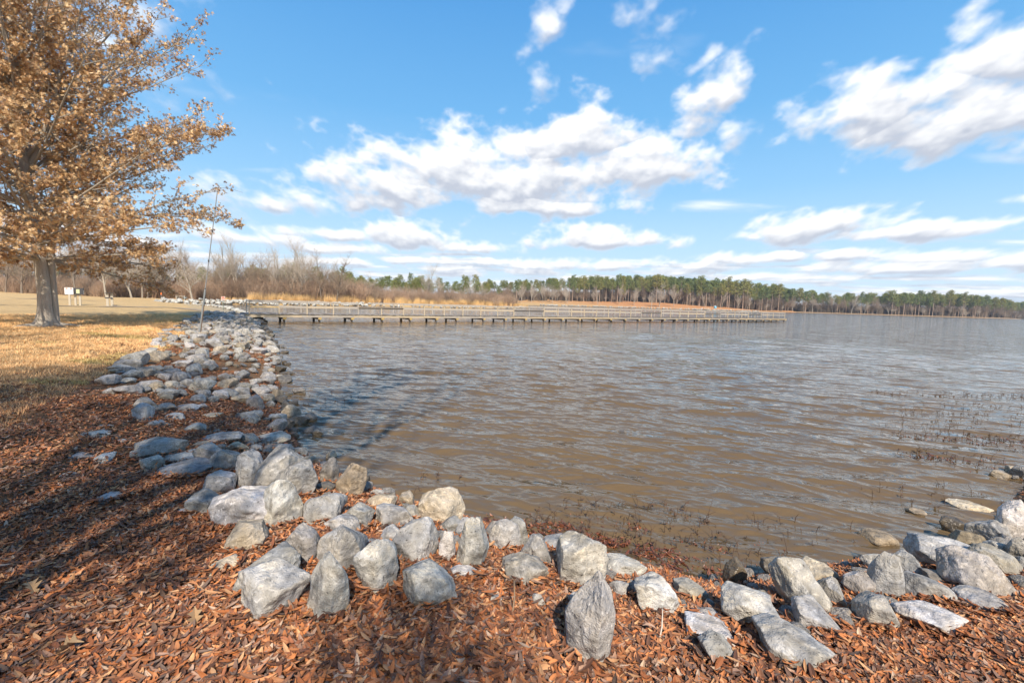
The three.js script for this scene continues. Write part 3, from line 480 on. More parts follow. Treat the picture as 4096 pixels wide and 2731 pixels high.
// the bank runs on to the pier: rocks of a few shapes, the nearer ones each an object, those past them joined
{
  const r = rng(99), variants = []; for (let i = 0; i < 14; i++) variants.push(rockGeo(500 + i, 1, .46 + .3 * ((i * 7) % 5) / 5, .72 + .05 * (i % 5), ['slab', 'dome', 'block', 'peak', 'left', 'right', 'slab'][i % 7], 6));
  const tones = ['p', 'p', 'g', 'p', 'b', 't', 'p'], spots = [];
  const path = LAKE.slice(1, 11).reverse(); let tries = 0;
  const gap = (x, z, s) => { for (const q of rockSpots) if (Math.hypot(x - q[0], z - q[1]) < (Math.max(q[2], q[3]) * .72 + s * .42)) return false; return true; };
  while (spots.length < 980 && tries++ < 60000) {
    const z = -7.2 - Math.pow(r(), 1.25) * 33, sgn = path.findIndex(p => p[1] < z), a = path[Math.max(0, sgn - 1)], b = path[Math.max(1, sgn)], t = clamp((z - a[1]) / (b[1] - a[1] || 1), 0, 1), xs = lerp(a[0], b[0], t), off = Math.pow(r(), .8) * lerp(4.2, 5.4, sstep(8, 20, -z)), x = xs - off * .93 + .35, sd = lakeDist(x, z);
    if (sd > 5 || sd < -.3) continue;
    const edge = sstep(2.4, 5, sd), s = lerp(.17, .66, Math.pow(r(), 2.1)) * lerp(1, .8, edge);
    if (z > -19 && fbm2(x * .75, z * .75 + 30, 3) < -.06 + .1 * edge) continue;
    if (r() < edge * .75 || !gap(x, z, s)) continue;
    rockSpots.push([x, z, s / 2, s * .37, 0]); spots.push([x, z, s, edge]);
  }
  spots.sort((p, q) => Math.hypot(p[0], p[1]) - Math.hypot(q[0], q[1]));
  const joined = [];
  spots.forEach(([x, z, s, edge], i) => {
    const v = variants[Math.floor(r() * 14)], flat = lerp(1, .5, edge), sc = V(s, s * flat * (.55 + r() * .45), s * (.8 + r() * .4)), turn = r() * 6.28, wet = lakeDist(x, z) < .1, tn = wet ? (r() < .6 ? 'w' : 'd') : tones[Math.floor(r() * 7)], m = KIN[tn][Math.floor(r() * 5)], y = Math.max(-.04, groundAt(x, z)) + .015;
    if (i < 150) {
      const o = solo('bank_rock', v, m, (s > .4 ? 'large ' : s > .28 ? '' : 'small ') + { g: 'grey', p: 'whitish', b: 'brownish grey', t: 'tan', w: 'dark wet', d: 'dark' }[tn] + ' rock ' + (edge > .6 ? 'by the lawn edge of the bank ' : edge > .15 ? 'on top of the bank ' : wet ? 'at the waterline of the bank ' : 'low on the bank ') + (z > -10 ? 'just beyond the pile' : z > -14 ? 'halfway to the pole' : 'near the pole'), 'rock', x, y, z, 'loose rocks of the left bank');
      o.scale.copy(sc); o.rotation.set((r() - .5) * .4, turn, (r() - .5) * .4);
    } else joined.push([v, sc, turn, x, y, z, m, (r() - .5) * .4]);
  });
  const byMat = new Map(); joined.forEach(j => { if (!byMat.has(j[6])) byMat.set(j[6], []); byMat.get(j[6]).push(j[0].clone().applyMatrix4(new THREE.Matrix4().compose(V(j[3], j[4], j[5]), new THREE.Quaternion().setFromEuler(new THREE.Euler(j[7], j[2], j[7])), j[1]))); });
  const mats = [...byMat.keys()], g = mergeGeometries(mats.map(m => mergeGeometries(byMat.get(m))), true);
  stuff(new THREE.Mesh(g, mats), 'riprap', 'mass of pale grey rocks on the far end of the bank by the pier');
  const rub = []; for (let k = 0; k < 900 && rub.length < 150; k++) { const q = rockSpots[Math.floor(r() * 112)], a = r() * 6.28, d = (Math.max(q[2], q[3]) + .06) * (.8 + r() * .5), x = q[0] + Math.cos(a) * d, z = q[1] + Math.sin(a) * d, s = .07 + r() * r() * .16, sd = lakeDist(x, z); if (sd < -.1 || !gap(x, z, s)) continue; if (sd > 1.25) continue; rub.push([variants[Math.floor(r() * 14)].clone().applyMatrix4(new THREE.Matrix4().compose(V(x, Math.max(0, groundAt(x, z)) + .02, z), new THREE.Quaternion().setFromEuler(new THREE.Euler(r() * .6, r() * 6.28, r() * .6)), V(s, s, s))), r()]); }
  stuff(new THREE.Mesh(mergeGeometries([rub.filter(q => q[1] < .5), rub.filter(q => q[1] >= .5)].map(l => mergeGeometries(l.map(q => q[0]))), true), [KIN.g[2], KIN.p[1]]), 'rubble', 'small broken stones in the gaps of the rock pile');
  // white riprap along the pond, the peninsula and the far shore
  const small = rockGeo(900, 1, .6, .8, 'dome', 3), list = [];
  const line = (pts, per, s0, s1, wid, rise) => { for (let k = 0; k < pts.length - 1; k++) { const [ax, az] = pts[k], [bx, bz] = pts[k + 1], L = Math.hypot(bx - ax, bz - az); for (let q = 0; q < L * per; q++) { const t = r(), o = r() * wid, nx = -(bz - az) / L, nz = (bx - ax) / L; list.push([lerp(ax, bx, t) + nx * o, o * rise + .05, lerp(az, bz, t) + nz * o, lerp(s0, s1, r()), r()]); } } };
  line([[5.4, -186], [3, -168], [-4.2, -147], [-15.4, -129], [-34.7, -114.7]], 1.3, .4, .9, 1.4, .3);
  line([[-34.7, -114.7], [-50, -96.5], [-64, -87], [-69, -87.2]], 5.5, .5, 1.1, 1.8, .38);
  line([[-67, -85], [-60.4, -80.6], [-53.7, -74.8], [-48.6, -71]], .7, .3, .6, .6, .3); line([[-48.6, -71], [-44.3, -67], [-39.1, -62.1], [-33.3, -55.5], [-26.3, -45.9], [-22.6, -41.5]], 3.6, .3, .8, 1.2, .35);
  line([[215, -395], [188, -382], [148, -364], [98, -376], [47, -352], [20, -331]], 1.6, .6, 1.6, 2.2, .2);
  const im = new THREE.InstancedMesh(small, rockMat(.78, .75, .69), list.length), M = new THREE.Matrix4();
  list.forEach(([x, y, z, s, q], i) => { im.setMatrixAt(i, M.compose(V(x, Math.max(y, -.02) * .9, z), new THREE.Quaternion().setFromEuler(new THREE.Euler(q - .5, q * 40, .5 - q)), V(s, s * .8, s))); im.setColorAt(i, new THREE.Color().setRGB(.8 + q * .2, .78 + q * .2, .72 + q * .2)); });
  stuff(im, 'shore_riprap', 'white riprap stones lining the pond and the far shores');
}

// ---------------------------------------------------------------- leaf litter
{
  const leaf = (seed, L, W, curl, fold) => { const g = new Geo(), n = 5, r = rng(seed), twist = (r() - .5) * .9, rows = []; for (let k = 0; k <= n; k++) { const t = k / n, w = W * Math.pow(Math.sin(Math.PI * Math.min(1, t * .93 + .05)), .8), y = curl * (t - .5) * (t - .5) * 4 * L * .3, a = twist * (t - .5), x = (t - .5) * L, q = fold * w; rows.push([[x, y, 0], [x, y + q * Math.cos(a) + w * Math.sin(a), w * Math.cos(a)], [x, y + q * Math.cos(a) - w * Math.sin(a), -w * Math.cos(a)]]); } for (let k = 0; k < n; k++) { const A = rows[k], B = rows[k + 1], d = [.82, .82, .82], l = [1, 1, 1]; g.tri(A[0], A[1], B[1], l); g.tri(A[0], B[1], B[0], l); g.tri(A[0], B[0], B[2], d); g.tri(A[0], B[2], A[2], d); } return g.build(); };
  const shapes = [leaf(1, .078, .0092, .4, .35), leaf(2, .066, .0105, -.5, .5), leaf(3, .088, .0092, .2, .2), leaf(4, .05, .0095, 1.1, .6), leaf(5, .07, .0118, -.2, -.3), leaf(6, .04, .012, .8, -.4)];
  const r = rng(2024), buckets = shapes.map(() => []), tint = [[.44, .165, .055], [.35, .12, .038], [.25, .085, .03], [.44, .19, .08], [.13, .055, .028], [.33, .145, .068], [.27, .10, .045], [.19, .085, .045], [.50, .27, .13], [.10, .042, .024]];
  const hits = (x, z) => { for (const q of rockSpots) { const dx = x - q[0], dz = z - q[1]; if (Math.abs(dx) > 1 || Math.abs(dz) > 1) continue; const c = Math.cos(q[4]), s = Math.sin(q[4]), a = (c * dx - s * dz) / q[2], b = (s * dx + c * dz) / q[3]; const d = a * a + b * b; if (d < .5) return 2; if (d < 1.35) return 1; } return 0; };
  const put = (x, z, far, sunk) => {
    const sd = lakeDist(x, z), near = far ? 0 : hits(x, z); if (near === 2) return;
    if (sd < .06 && !sunk) return;
    const h = groundAt(x, z, sd), heap = far ? .008 : .012 + .03 * r() + near * .04 * r(), up = r() < .05 ? 1.0 : .22, c = tint[Math.floor(r() * tint.length)], v = .75 + r() * .5, s = (.7 + r() * .6) * (far ? 1.15 : 1), grey = r() < .2 ? .5 : 0;
    const m = (c[0] + c[1] + c[2]) / 2.2; buckets[Math.floor(r() * 6)].push([x, Math.max(h + heap, sunk ? -.5 : .004) , z, (r() - .5) * up * 2, r() * 6.283, (r() - .5) * up * 2, s, lerp(c[0], m, grey) * v * 1.16, lerp(c[1], m * .92, grey) * v * 1.14, lerp(c[2], m * .8, grey) * v * 1.1]);
  };
  for (let k = 0; k < 165000; k++) { const a = (-62 + r() * 124) * Math.PI / 180, R = 1.2 + Math.sqrt(r()) * 4.1; put(Math.sin(a) * R, -Math.cos(a) * R, false); }
  for (let k = 0; k < 60000; k++) { const x = -1 - r() * 8.5, z = -3.6 - r() * 6.5; if (r() < 1 - sstep(5.5, 11.5, Math.hypot(x, z) + fbm2(x * .4, z * .4, 3) * 2.5)) put(x, z, false); }
  for (let k = 0; k < 42000; k++) { const z = -6 - r() * 16, i = LAKE.findIndex(p => Math.abs(p[1] - z) < 3.2 && p[0] < -2), x = (i < 0 ? -4 : LAKE[i][0]) - r() * 6 + 1.5, sd = lakeDist(x, z); if (sd > 0 && sd < 4.6 && fbm2(x * .5, z * .5, 3) > -.12) put(x, z, true); }
  for (let k = 0; k < 62000; k++) { const x = -2 - r() * 22, z = -6 - r() * 20, f = fbm2(x * .16 + 77, z * .16 + 5, 3) + .2 + .5 * (1 - sstep(9, 15, Math.hypot(x, z))); if (r() < f * 2.2 * (1 - sstep(15, 26, Math.hypot(x, z)))) put(x, z, true); }
  for (let k = 0; k < 9000; k++) { const x = 5 + r() * 6, z = -4 - r() * 6; if (lakeDist(x, z) > 0) put(x, z, false); }
  const M = new THREE.Matrix4(), mat = new THREE.MeshStandardMaterial({ color: 0xffffff, vertexColors: true, roughness: .8, side: THREE.DoubleSide });
  const heap = new THREE.Group(); heap.name = 'leaf_litter'; heap.userData = { kind: 'stuff', label: 'thick litter of narrow russet leaves over the near bank' }; scene.add(heap);
  const fill = (im, list) => list.forEach((q, i) => { im.setMatrixAt(i, M.compose(V(q[0], q[1], q[2]), new THREE.Quaternion().setFromEuler(new THREE.Euler(q[3], q[4], q[5])), V(q[6], q[6], q[6]))); im.setColorAt(i, new THREE.Color().setRGB(q[7], q[8], q[9])); });
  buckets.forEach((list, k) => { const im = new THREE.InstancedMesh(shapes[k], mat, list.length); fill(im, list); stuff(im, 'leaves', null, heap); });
  // leaves that lie or float in the shallows: three mats
  const sunk = shapes.map(() => []); let b = buckets.map(x => x.length);
  const mats3 = [[.5, -4.66, 1.0, .42, 4200], [1.5, -4.1, .4, .2, 700], [.55, -5.0, .55, .3, 900], [1.75, -4.25, .5, .22, 900], [2.15, -3.98, .35, .2, 900], [3.1, -4.35, .6, .26, 1500], [7.6, -7.6, .8, 1.2, 900], [8.8, -8.7, 1.2, 1.0, 700], [-2.1, -6.4, .5, .3, 400]];
  for (const [cx, cz, rx, rz, n] of mats3) for (let k = 0; k < n; k++) { const a = r() * 6.283, q = Math.sqrt(r()), x = cx + Math.cos(a) * q * rx, z = cz + Math.sin(a) * q * rz, c = tint[Math.floor(r() * 7)], v = .35 + r() * .45, y = r() < .16 ? .003 + r() * .008 : -.006 - r() * .03; if (lakeDist(x, z) < .15) sunk[Math.floor(r() * 6)].push([x, y, z, (r() - .5) * .3, r() * 6.28, (r() - .5) * .3, .9 + r() * .6, c[0] * v, c[1] * v * .9, c[2] * v]); }
  const wetMat = new THREE.MeshStandardMaterial({ color: 0xffffff, vertexColors: true, roughness: .4, side: THREE.DoubleSide }), raft = new THREE.Group(); raft.name = 'sunken_leaves'; raft.userData = { kind: 'stuff', label: 'reddish leaves sunken in the shallows along the near shore' }; scene.add(raft);
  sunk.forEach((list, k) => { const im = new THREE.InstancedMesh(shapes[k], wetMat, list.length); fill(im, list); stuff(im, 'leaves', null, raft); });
}

// ---------------------------------------------------------------- dry grass of the lawn
{
  const r = rng(61), tuft = new Geo(); for (let k = 0; k < 14; k++) { const a = r() * 6.283, R = r() * .07, l = .035 + r() * .05, t = r() * 6.283, lean = .35 + r() * .9, w = .0035, x = Math.cos(a) * R, z = Math.sin(a) * R, c = .75 + r() * .5; tuft.tri([x - Math.sin(t) * w, 0, z + Math.cos(t) * w], [x + Math.sin(t) * w, 0, z - Math.cos(t) * w], [x + Math.cos(t) * l * lean, l * (1.2 - lean * .7), z + Math.sin(t) * l * lean], [c, c, c]); }
  const list = []; for (let k = 0; k < 90000 && list.length < 60000; k++) { const a = (-52 + r() * 62) * Math.PI / 180, R = 5.5 + Math.pow(r(), 1.3) * 34, x = Math.sin(a) * R, z = -Math.cos(a) * R, sd = lakeDist(x, z); if (sd < 3.2 || r() > sstep(6, 13, R + fbm2(x * .4, z * .4, 2) * 5)) continue; list.push([x, groundAt(x, z, sd) - .004, z, r(), fbm2(x * .35 + 3, z * .35, 3), sd]); }
  const im = new THREE.InstancedMesh(tuft.build(), new THREE.MeshStandardMaterial({ vertexColors: true, roughness: .9, side: THREE.DoubleSide }), list.length), M = new THREE.Matrix4();
  list.forEach(([x, y, z, q, n, sd], i) => { const s = .7 + q * .7 + Math.hypot(x, z) * .02; im.setMatrixAt(i, M.compose(V(x, y, z), new THREE.Quaternion().setFromEuler(new THREE.Euler(0, q * 50, 0)), V(s, s * .8, s))); const g = sd < 6.5 && n > .16 && Math.hypot(x, z) < 40 ? .5 : 0; const c = mix3(mix3([.66, .37, .17], [.90, .57, .26], sstep(8, 17, Math.hypot(x, z))), [.36, .33, .09], g); im.setColorAt(i, new THREE.Color().setRGB(c[0] * (.75 + q * .4), c[1] * (.75 + q * .4), c[2] * (.75 + q * .4))); });
  stuff(im, 'grass', 'dormant straw coloured lawn grass');
}

// ---------------------------------------------------------------- the oak and its kin
const barkMap = dataTex(512, (u, v) => { const s = .62 + fbm2(u * 6, v * 22, 5, 2) * .35 + fbm2(u * 20, v * 8, 4, 4) * .25; return [s, s * .985, s * .955]; });
const barkBump = dataTex(512, (u, v) => .5 + fbm2(u * 8, v * 30, 5, 2) * .5 + fbm2(u * 30, v * 10, 3, 2) * .35);
const oakBark = new THREE.MeshStandardMaterial({ color: new THREE.Color().setRGB(.70, .63, .53), map: barkMap, bumpMap: barkBump, bumpScale: .02, roughness: .9 });
const leafMat = new THREE.MeshPhysicalMaterial({ vertexColors: true, roughness: .75, side: THREE.DoubleSide, transmission: .22, thickness: 0 });
function makeOak(seed, leafN, label, limbs = 128) {
  const r = rng(seed), wood = new Geo(), twigs = new Geo(), spots = [], S = 1.15;
  const root = thing('oak_tree', label, 'tree', 0, 0, 0);
  // flared trunk
  const lead = [], lr = []; for (let h = -.25; h <= 17; h += h < 2 ? .22 : .7) { lead.push(V(-.02 * h + Math.sin(h * .5) * .06 - .28 * sstep(1, 6, h), h, Math.cos(h * .4) * .07)); const rr = h < 8 ? lerp(.225, .175, sstep(0, 8, h)) : lerp(.175, .02, (h - 8) / 9), fl = .33 * Math.exp(-Math.max(0, h) * 3); lr.push(q => rr + fl * (.55 + .55 * Math.cos(q * 5 + .8) * Math.cos(q * 2)) + Math.sin(q * 7 + h) * .008); }
  wood.tube(lead, lr, 20);
  const twin = [], tr = []; for (let h = -.2; h <= 11; h += .6) { twin.push(V(.22 - .018 * h + sstep(2.5, 11, h) * 1.5, h, -.18 - sstep(2.5, 11, h) * .5)); tr.push(lerp(.16, .05, clamp(h / 11, 0, 1))); } wood.tube(twin, tr, 12);
  const roots = 7; for (let k = 0; k < roots; k++) { const a = k / roots * 6.283 + r() * .5, l = .6 + r() * .75; wood.tube([V(Math.cos(a) * .22, .26, Math.sin(a) * .22), V(Math.cos(a) * .45, .06, Math.sin(a) * .45), V(Math.cos(a + .15) * (.5 + l * .6), .01, Math.sin(a + .15) * (.5 + l * .6)), V(Math.cos(a + .1) * (.55 + l), -.07, Math.sin(a + .1) * (.55 + l))], [.12, .10, .05, .015], 7); }
  const radiusAt = h => h < 4.5 ? lerp(6.9, 7.4, sstep(2.2, 4.5, h)) : h < 9 ? lerp(7.4, 7.0, (h - 4.5) / 4.5) : lerp(7.3, 1.2, Math.pow((h - 9) / 9, 1.15));
  const up = V(0, 1, 0);
  function twig(o, d, l, dep) {
    const side = V(r() - .5, r() - .5, r() - .5).normalize(), m = o.clone().addScaledVector(d, l * .5).addScaledVector(side, l * .07), e = o.clone().addScaledVector(d, l).addScaledVector(side, l * .12).add(V(0, (r() - .55) * l * .15, 0));
    twigs.tube([o, m, e], [.0042 + l * .004, .003 + l * .002, .0018], 3);
    for (let k = 0; k < 3; k++) spots.push([lerp(o.x, e.x, .35 + .65 * r()), lerp(o.y, e.y, .35 + .65 * r()), lerp(o.z, e.z, .35 + .65 * r())], [e.x + (r() - .5) * .14, e.y + (r() - .5) * .12, e.z + (r() - .5) * .14]);
  }
  function limb(o, dir, len, rad, sag) {
    const pts = [], rs = [], n = 9; let p = o.clone(), d = dir.clone();
    for (let k = 0; k <= n; k++) { pts.push(p.clone()); rs.push(Math.max(.008, rad * Math.pow(1 - k / (n + .6), .8))); d.add(V((r() - .5) * .17, (r() - .5) * .15 + sag * .045, (r() - .5) * .17)).normalize(); p.addScaledVector(d, len / n); }
    wood.tube(pts, rs, 7);
    for (let s = .55 + r() * .3; s < len; s += .3 + r() * .16) {
      const t = s / len * n, k = Math.min(n - 1, Math.floor(t)), q = pts[k].clone().lerp(pts[k + 1], t - k), ax = pts[k + 1].clone().sub(pts[k]).normalize(), sideV = ax.clone().cross(up).normalize().multiplyScalar(r() < .5 ? 1 : -1);
      const sd = ax.clone().multiplyScalar(.75).addScaledVector(sideV, .5 + r() * .5).add(V(0, (r() - .42) * .75, 0)).normalize(), sl = (.6 + r() * 1.25) * (1 - s / len * .5) * (len > 3 ? 1.35 : 1);
      const e = q.clone().addScaledVector(sd, sl); twigs.tube([q, q.clone().lerp(e, .5).add(V((r() - .5) * .08, (r() - .5) * .08, 0)), e], [.006 + sl * .009, .005 + sl * .005, .004], 4);
      for (let j = .3; j < 1.02; j += .25 + r() * .1) { const w = q.clone().lerp(e, j); twig(w, sd.clone().add(V((r() - .5) * 1.6, (r() - .45) * 1.3, (r() - .5) * 1.6)).normalize(), .2 + r() * .38); }
    }
    twig(pts[n], d, .5);
  }
  let a = .2;
  for (let i = 0; i < limbs; i++) {
    const t = i / (limbs - 1), h = 2.5 + Math.pow(t, 1.42) * 13.2; a += 2.39996 + (r() - .5) * .5; const lean = lerp(.06, 1.12, Math.pow(t, .72)) + (r() - .5) * .16, k = lead.findIndex(p => p.y >= h), c = lead[k], R = radiusAt(h + Math.sin(lean) * 3.2) * (.86 + r() * .18), len = Math.min(R / Math.max(.42, Math.cos(lean)), 8.6) * (i % 5 === 4 ? .62 : 1);
    limb(c.clone(), V(Math.cos(a) * Math.cos(lean), Math.sin(lean), Math.sin(a) * Math.cos(lean)), len, lerp(.075, .035, t) * (.65 + len / 16) * (i % 3 ? .75 : 1), t < .22 ? -.55 : t < .5 ? .25 : .75);
  }
  for (let i = 0; i < 9; i++) { const h = 4 + i * .75, k = twin.findIndex(p => p.y >= h), q = i * 2.1 + .6; if (k > 0) limb(twin[k].clone(), V(Math.cos(q) * .75, .65, Math.sin(q) * .75), 3.6 + r() * 1.5, .05, .5); }
  for (let i = 0; i < 7; i++) { const q = i * .9 + .3; limb(lead[lead.findIndex(p => p.y > 6 + i * .6)].clone(), V(Math.cos(q) * .28, .96, Math.sin(q) * .28), 7.5 + r() * 2.5, .095, .3); }
  part(root, 'trunk', wood.build(), oakBark); part(root, 'twigs', twigs.build(), oakBark);
  // lobed leaves
  const one = (sd) => { const q = rng(sd), g = new Geo(), bend = .25 + q() * .5, out = []; const prof = [[0, .008], [.14, .03], [.26, .016], [.42, .058], [.52, .02], [.7, .052], [.78, .018], [1, .004]]; for (const [t, w] of prof) out.push([t, w * (.9 + q() * .2)]); const P = (t, s) => [(t - .1) * .125, Math.sin(t * 2.6) * bend * .035 + Math.abs(s) * .35 * (q() - .3), s]; for (let k = 0; k < out.length - 1; k++) { const [t0, w0] = out[k], [t1, w1] = out[k + 1], c0 = P(t0, 0), c1 = P(t1, 0), a0 = P(t0, w0), a1 = P(t1, w1), b0 = P(t0, -w0), b1 = P(t1, -w1), l = [1, 1, 1], d = [.9, .88, .85]; if (k % 2) { g.tri(c0, a0, c1, l); g.tri(c0, c1, b0, d); } else { g.tri(c0, a1, c1, l); g.tri(c0, c1, b1, d); } } return g.build(); };
  const crown = new THREE.Group(); crown.name = 'crown'; crown.userData.kind = 'stuff'; root.add(crown);
  const shapes = [one(11), one(12), one(13)], lists = [[], [], []], tones = [[.70, .46, .225], [.60, .37, .165], [.45, .255, .11], [.76, .55, .30], [.32, .17, .075]];
  const keep = leafN / spots.length;
  for (const [x, y, z] of spots) { const dn = fbm3(x * .55 + seed, y * .75, z * .55, 3); const p = keep * clamp(1 + dn * 1.5 - sstep(8, 15, y) * .55, .12, 2.2); let cnt = Math.floor(p) + (r() < p % 1 ? 1 : 0); while (cnt-- > 0) lists[Math.floor(r() * 3)].push([x + (r() - .5) * .34, y + (r() - .6) * .26, z + (r() - .5) * .34]); }
  const M = new THREE.Matrix4(); shapes.forEach((g, k) => { const im = new THREE.InstancedMesh(g, leafMat, lists[k].length); lists[k].forEach((q, i) => { const s = S * (.8 + r() * .55), c = tones[Math.floor(r() * 5)], v = .8 + r() * .45; im.setMatrixAt(i, M.compose(V(...q), new THREE.Quaternion().setFromEuler(new THREE.Euler(r() * 6.283, r() * 6.283, r() * 6.283)), V(s, s, s))); im.setColorAt(i, new THREE.Color().setRGB(c[0] * v, c[1] * v, c[2] * v)); }); stuff(im, 'leaves', null, crown); });
  return root;
}
const oak = makeOak(3, 102000, 'big oak with dead tan leaves standing on the dry lawn');
{ const b = at(185, 1306); oak.position.set(b[0], b[1], b[2]); oak.rotation.y = .35; }
// the trees behind the photographer, whose shade lies on the near bank
const shadeOak = makeOak(9, 30000, 'narrow oak with thin dead leaves behind the photographer, shading the near bank', 80);
shadeOak.position.set(-6.3, .7, 7.2); shadeOak.rotation.y = 2.1; shadeOak.scale.set(.76, .98, .76);
place(shadeOak, 'oak_tree', 'oak with thin dead leaves farther left behind the photographer on the lawn', -14, .7, 3.5, 5.2, V(.76, 1.0, .76));
place(shadeOak, 'oak_tree', 'slender young oak with dead leaves just behind the photographer', .45, .7, 2.7, 1.2, V(.17, .29, .17));


// ---------------------------------------------------------------- bare trees, brush, reeds, pines
const paleBark = new THREE.MeshStandardMaterial({ color: new THREE.Color().setRGB(.60, .53, .43), map: barkMap, roughness: .9 });
const greyBark = new THREE.MeshStandardMaterial({ color: new THREE.Color().setRGB(.34, .28, .22), map: barkMap, roughness: .95 });
const twigMat = new THREE.MeshStandardMaterial({ color: new THREE.Color().setRGB(.36, .27, .19), roughness: 1 });
const paleTwig = new THREE.MeshStandardMaterial({ color: new THREE.Color().setRGB(.50, .42, .33), roughness: 1 });
const brushMat = new THREE.MeshStandardMaterial({ color: new THREE.Color().setRGB(.37, .275, .19), roughness: 1 });
function bareTree(seed, H, form) {   // form: spread 0 narrow .. 1 wide, fork height
  const r = rng(seed), wood = new Geo(), fine = new Geo();
  function grow(o, d, l, rad, lev) {
    const n = lev < 2 ? 4 : 2, pts = [], rs = []; let p = o.clone(), q = d.clone();
    for (let k = 0; k <= n; k++) { pts.push(p.clone()); rs.push(rad * (1 - .55 * k / n)); q.add(V((r() - .5) * .32, (r() - .35) * .2, (r() - .5) * .32)).normalize(); p.addScaledVector(q, l / n); }
    (lev < 2 ? wood : fine).tube(pts, rs, lev < 1 ? 8 : lev < 2 ? 5 : 3);
    if (lev >= 4 || l < .5) return;
    const kids = lev === 0 ? 9 : lev === 1 ? 7 : lev === 2 ? 6 : 4;
    for (let k = 0; k < kids; k++) { const t = lev === 0 ? lerp(form.fork, 1, (k + r() * .7) / kids) : lerp(.25, 1, (k + r()) / kids), f = t * n, i = Math.min(n - 1, Math.floor(f)), b = pts[i].clone().lerp(pts[i + 1], f - i), a = k * 2.4 + r() * 1.2, s = form.spread * (lev ? .9 : 1), nd = q.clone().multiplyScalar(1 - s * .45).add(V(Math.cos(a) * s, .3 + r() * .35 - s * .25, Math.sin(a) * s)).normalize(); grow(b, nd, l * (lev === 0 ? lerp(.62, .4, t) : .56) * (.8 + r() * .4), rs[i] * (lev === 0 ? .5 : .55), lev + 1); }
    grow(p.clone(), q, l * .45, rs[n] * .9, lev + 1);
  }
  grow(V(0, -.1, 0), V((r() - .5) * .12, 1, (r() - .5) * .12).normalize(), H * .66, H * .02 * (form.thick ?? 1), 0);
  return [wood.build(), fine.build()];
}
const FORMS = [{ spread: .75, fork: .3 }, { spread: .5, fork: .4 }, { spread: .95, fork: .22, thick: 1.3 }, { spread: .6, fork: .25 }, { spread: .85, fork: .45 }, { spread: .4, fork: .35, thick: .8 }];
const bare = FORMS.map((f, i) => bareTree(40 + i, 10, f));
function bareProto(i, pale) { const o = new THREE.Group(); o.userData = { category: 'tree' }; part(o, 'trunk', bare[i][0], pale ? paleBark : greyBark); part(o, 'branches', bare[i][1], pale ? paleTwig : twigMat); return o; }
const barePale = FORMS.map((f, i) => bareProto(i, true)), bareDark = FORMS.map((f, i) => bareProto(i, false));
function standAt(px, z, h, form, pale, label, group, turn = px * .7) { const [x, zz] = alongZ(px, z); return place((pale ? barePale : bareDark)[form], 'bare_tree', label, x, groundAt(x, zz) - .05, zz, turn, h / 10.4, group); }
for (const [px, z, h, f, pale, label] of [
  [20, -108, 12, 5, 0, 'thin dark bare tree at the left frame edge behind the lawn'], [83, -106, 10, 2, 0, 'dark crooked bare tree with a forked trunk left behind the oak'], [302, -100, 11, 1, 0, 'slender dark bare tree right behind the notice box'], [423, -98, 11.5, 0, 1, 'pale bare tree behind the pair of short posts'], [524, -100, 10.5, 3, 1, 'pale bare tree with a flared foot at the lawn edge'], [566, -103, 9.5, 5, 1, 'slim pale bare tree leaning at the lawn edge'], [587, -105, 9.8, 1, 1, 'short pale bare tree next to the leaning one'], [655, -108, 11, 4, 0, 'grey bare tree behind the small orange marker'],
  [767, -101, 9.2, 2, 1, 'stout pale bare tree with wide low boughs behind the pole'], [905, -112, 10.8, 5, 1, 'tall thin bare tree first right of the oak crown'], [958, -113, 12.6, 1, 1, 'pale upright bare tree rising above the brush at the pier end'], [1030, -116, 10.5, 0, 0, 'reddish bare tree with a rounded top above the brush'], [1110, -118, 11.6, 3, 1, 'pale many stemmed bare tree left of the tallest one'], [1160, -118, 11.2, 5, 1, 'bare tree leaning towards the tallest one'], [1212, -116, 13.4, 0, 1, 'tallest bare tree of the brush behind the pier'], [1285, -118, 11, 4, 0, 'dark leaning bare tree right of the tallest one'], [1345, -120, 10.4, 2, 0, 'crooked bare tree ending the taller row'], [1475, -150, 8, 4, 1, 'broken bare snag above the low brush'], [1710, -160, 11.5, 0, 1, 'pale bare tree alone above the low brush'], [1765, -172, 8.5, 1, 1, 'small pale bare tree near the reeds'], [1868, -165, 8.2, 2, 1, 'low spreading bare tree at the reeds'], [1935, -175, 7.6, 3, 1, 'small bare tree at the end of the reeds'],
]) standAt(px, z, h, f, pale, label);
const TL = [[-420, -116], [0, -109], [400, -101], [640, -107], [900, -108], [1000, -109], [1200, -113], [1500, -128], [1700, -140], [1835, -150], [2000, -166], [2085, -184]];
const tableAt = (T, px, k = 1) => { let i = 0; while (i < T.length - 2 && px > T[i + 1][0]) i++; return lerp(T[i][k], T[i + 1][k], clamp((px - T[i][0]) / (T[i + 1][0] - T[i][0]), 0, 1)); };
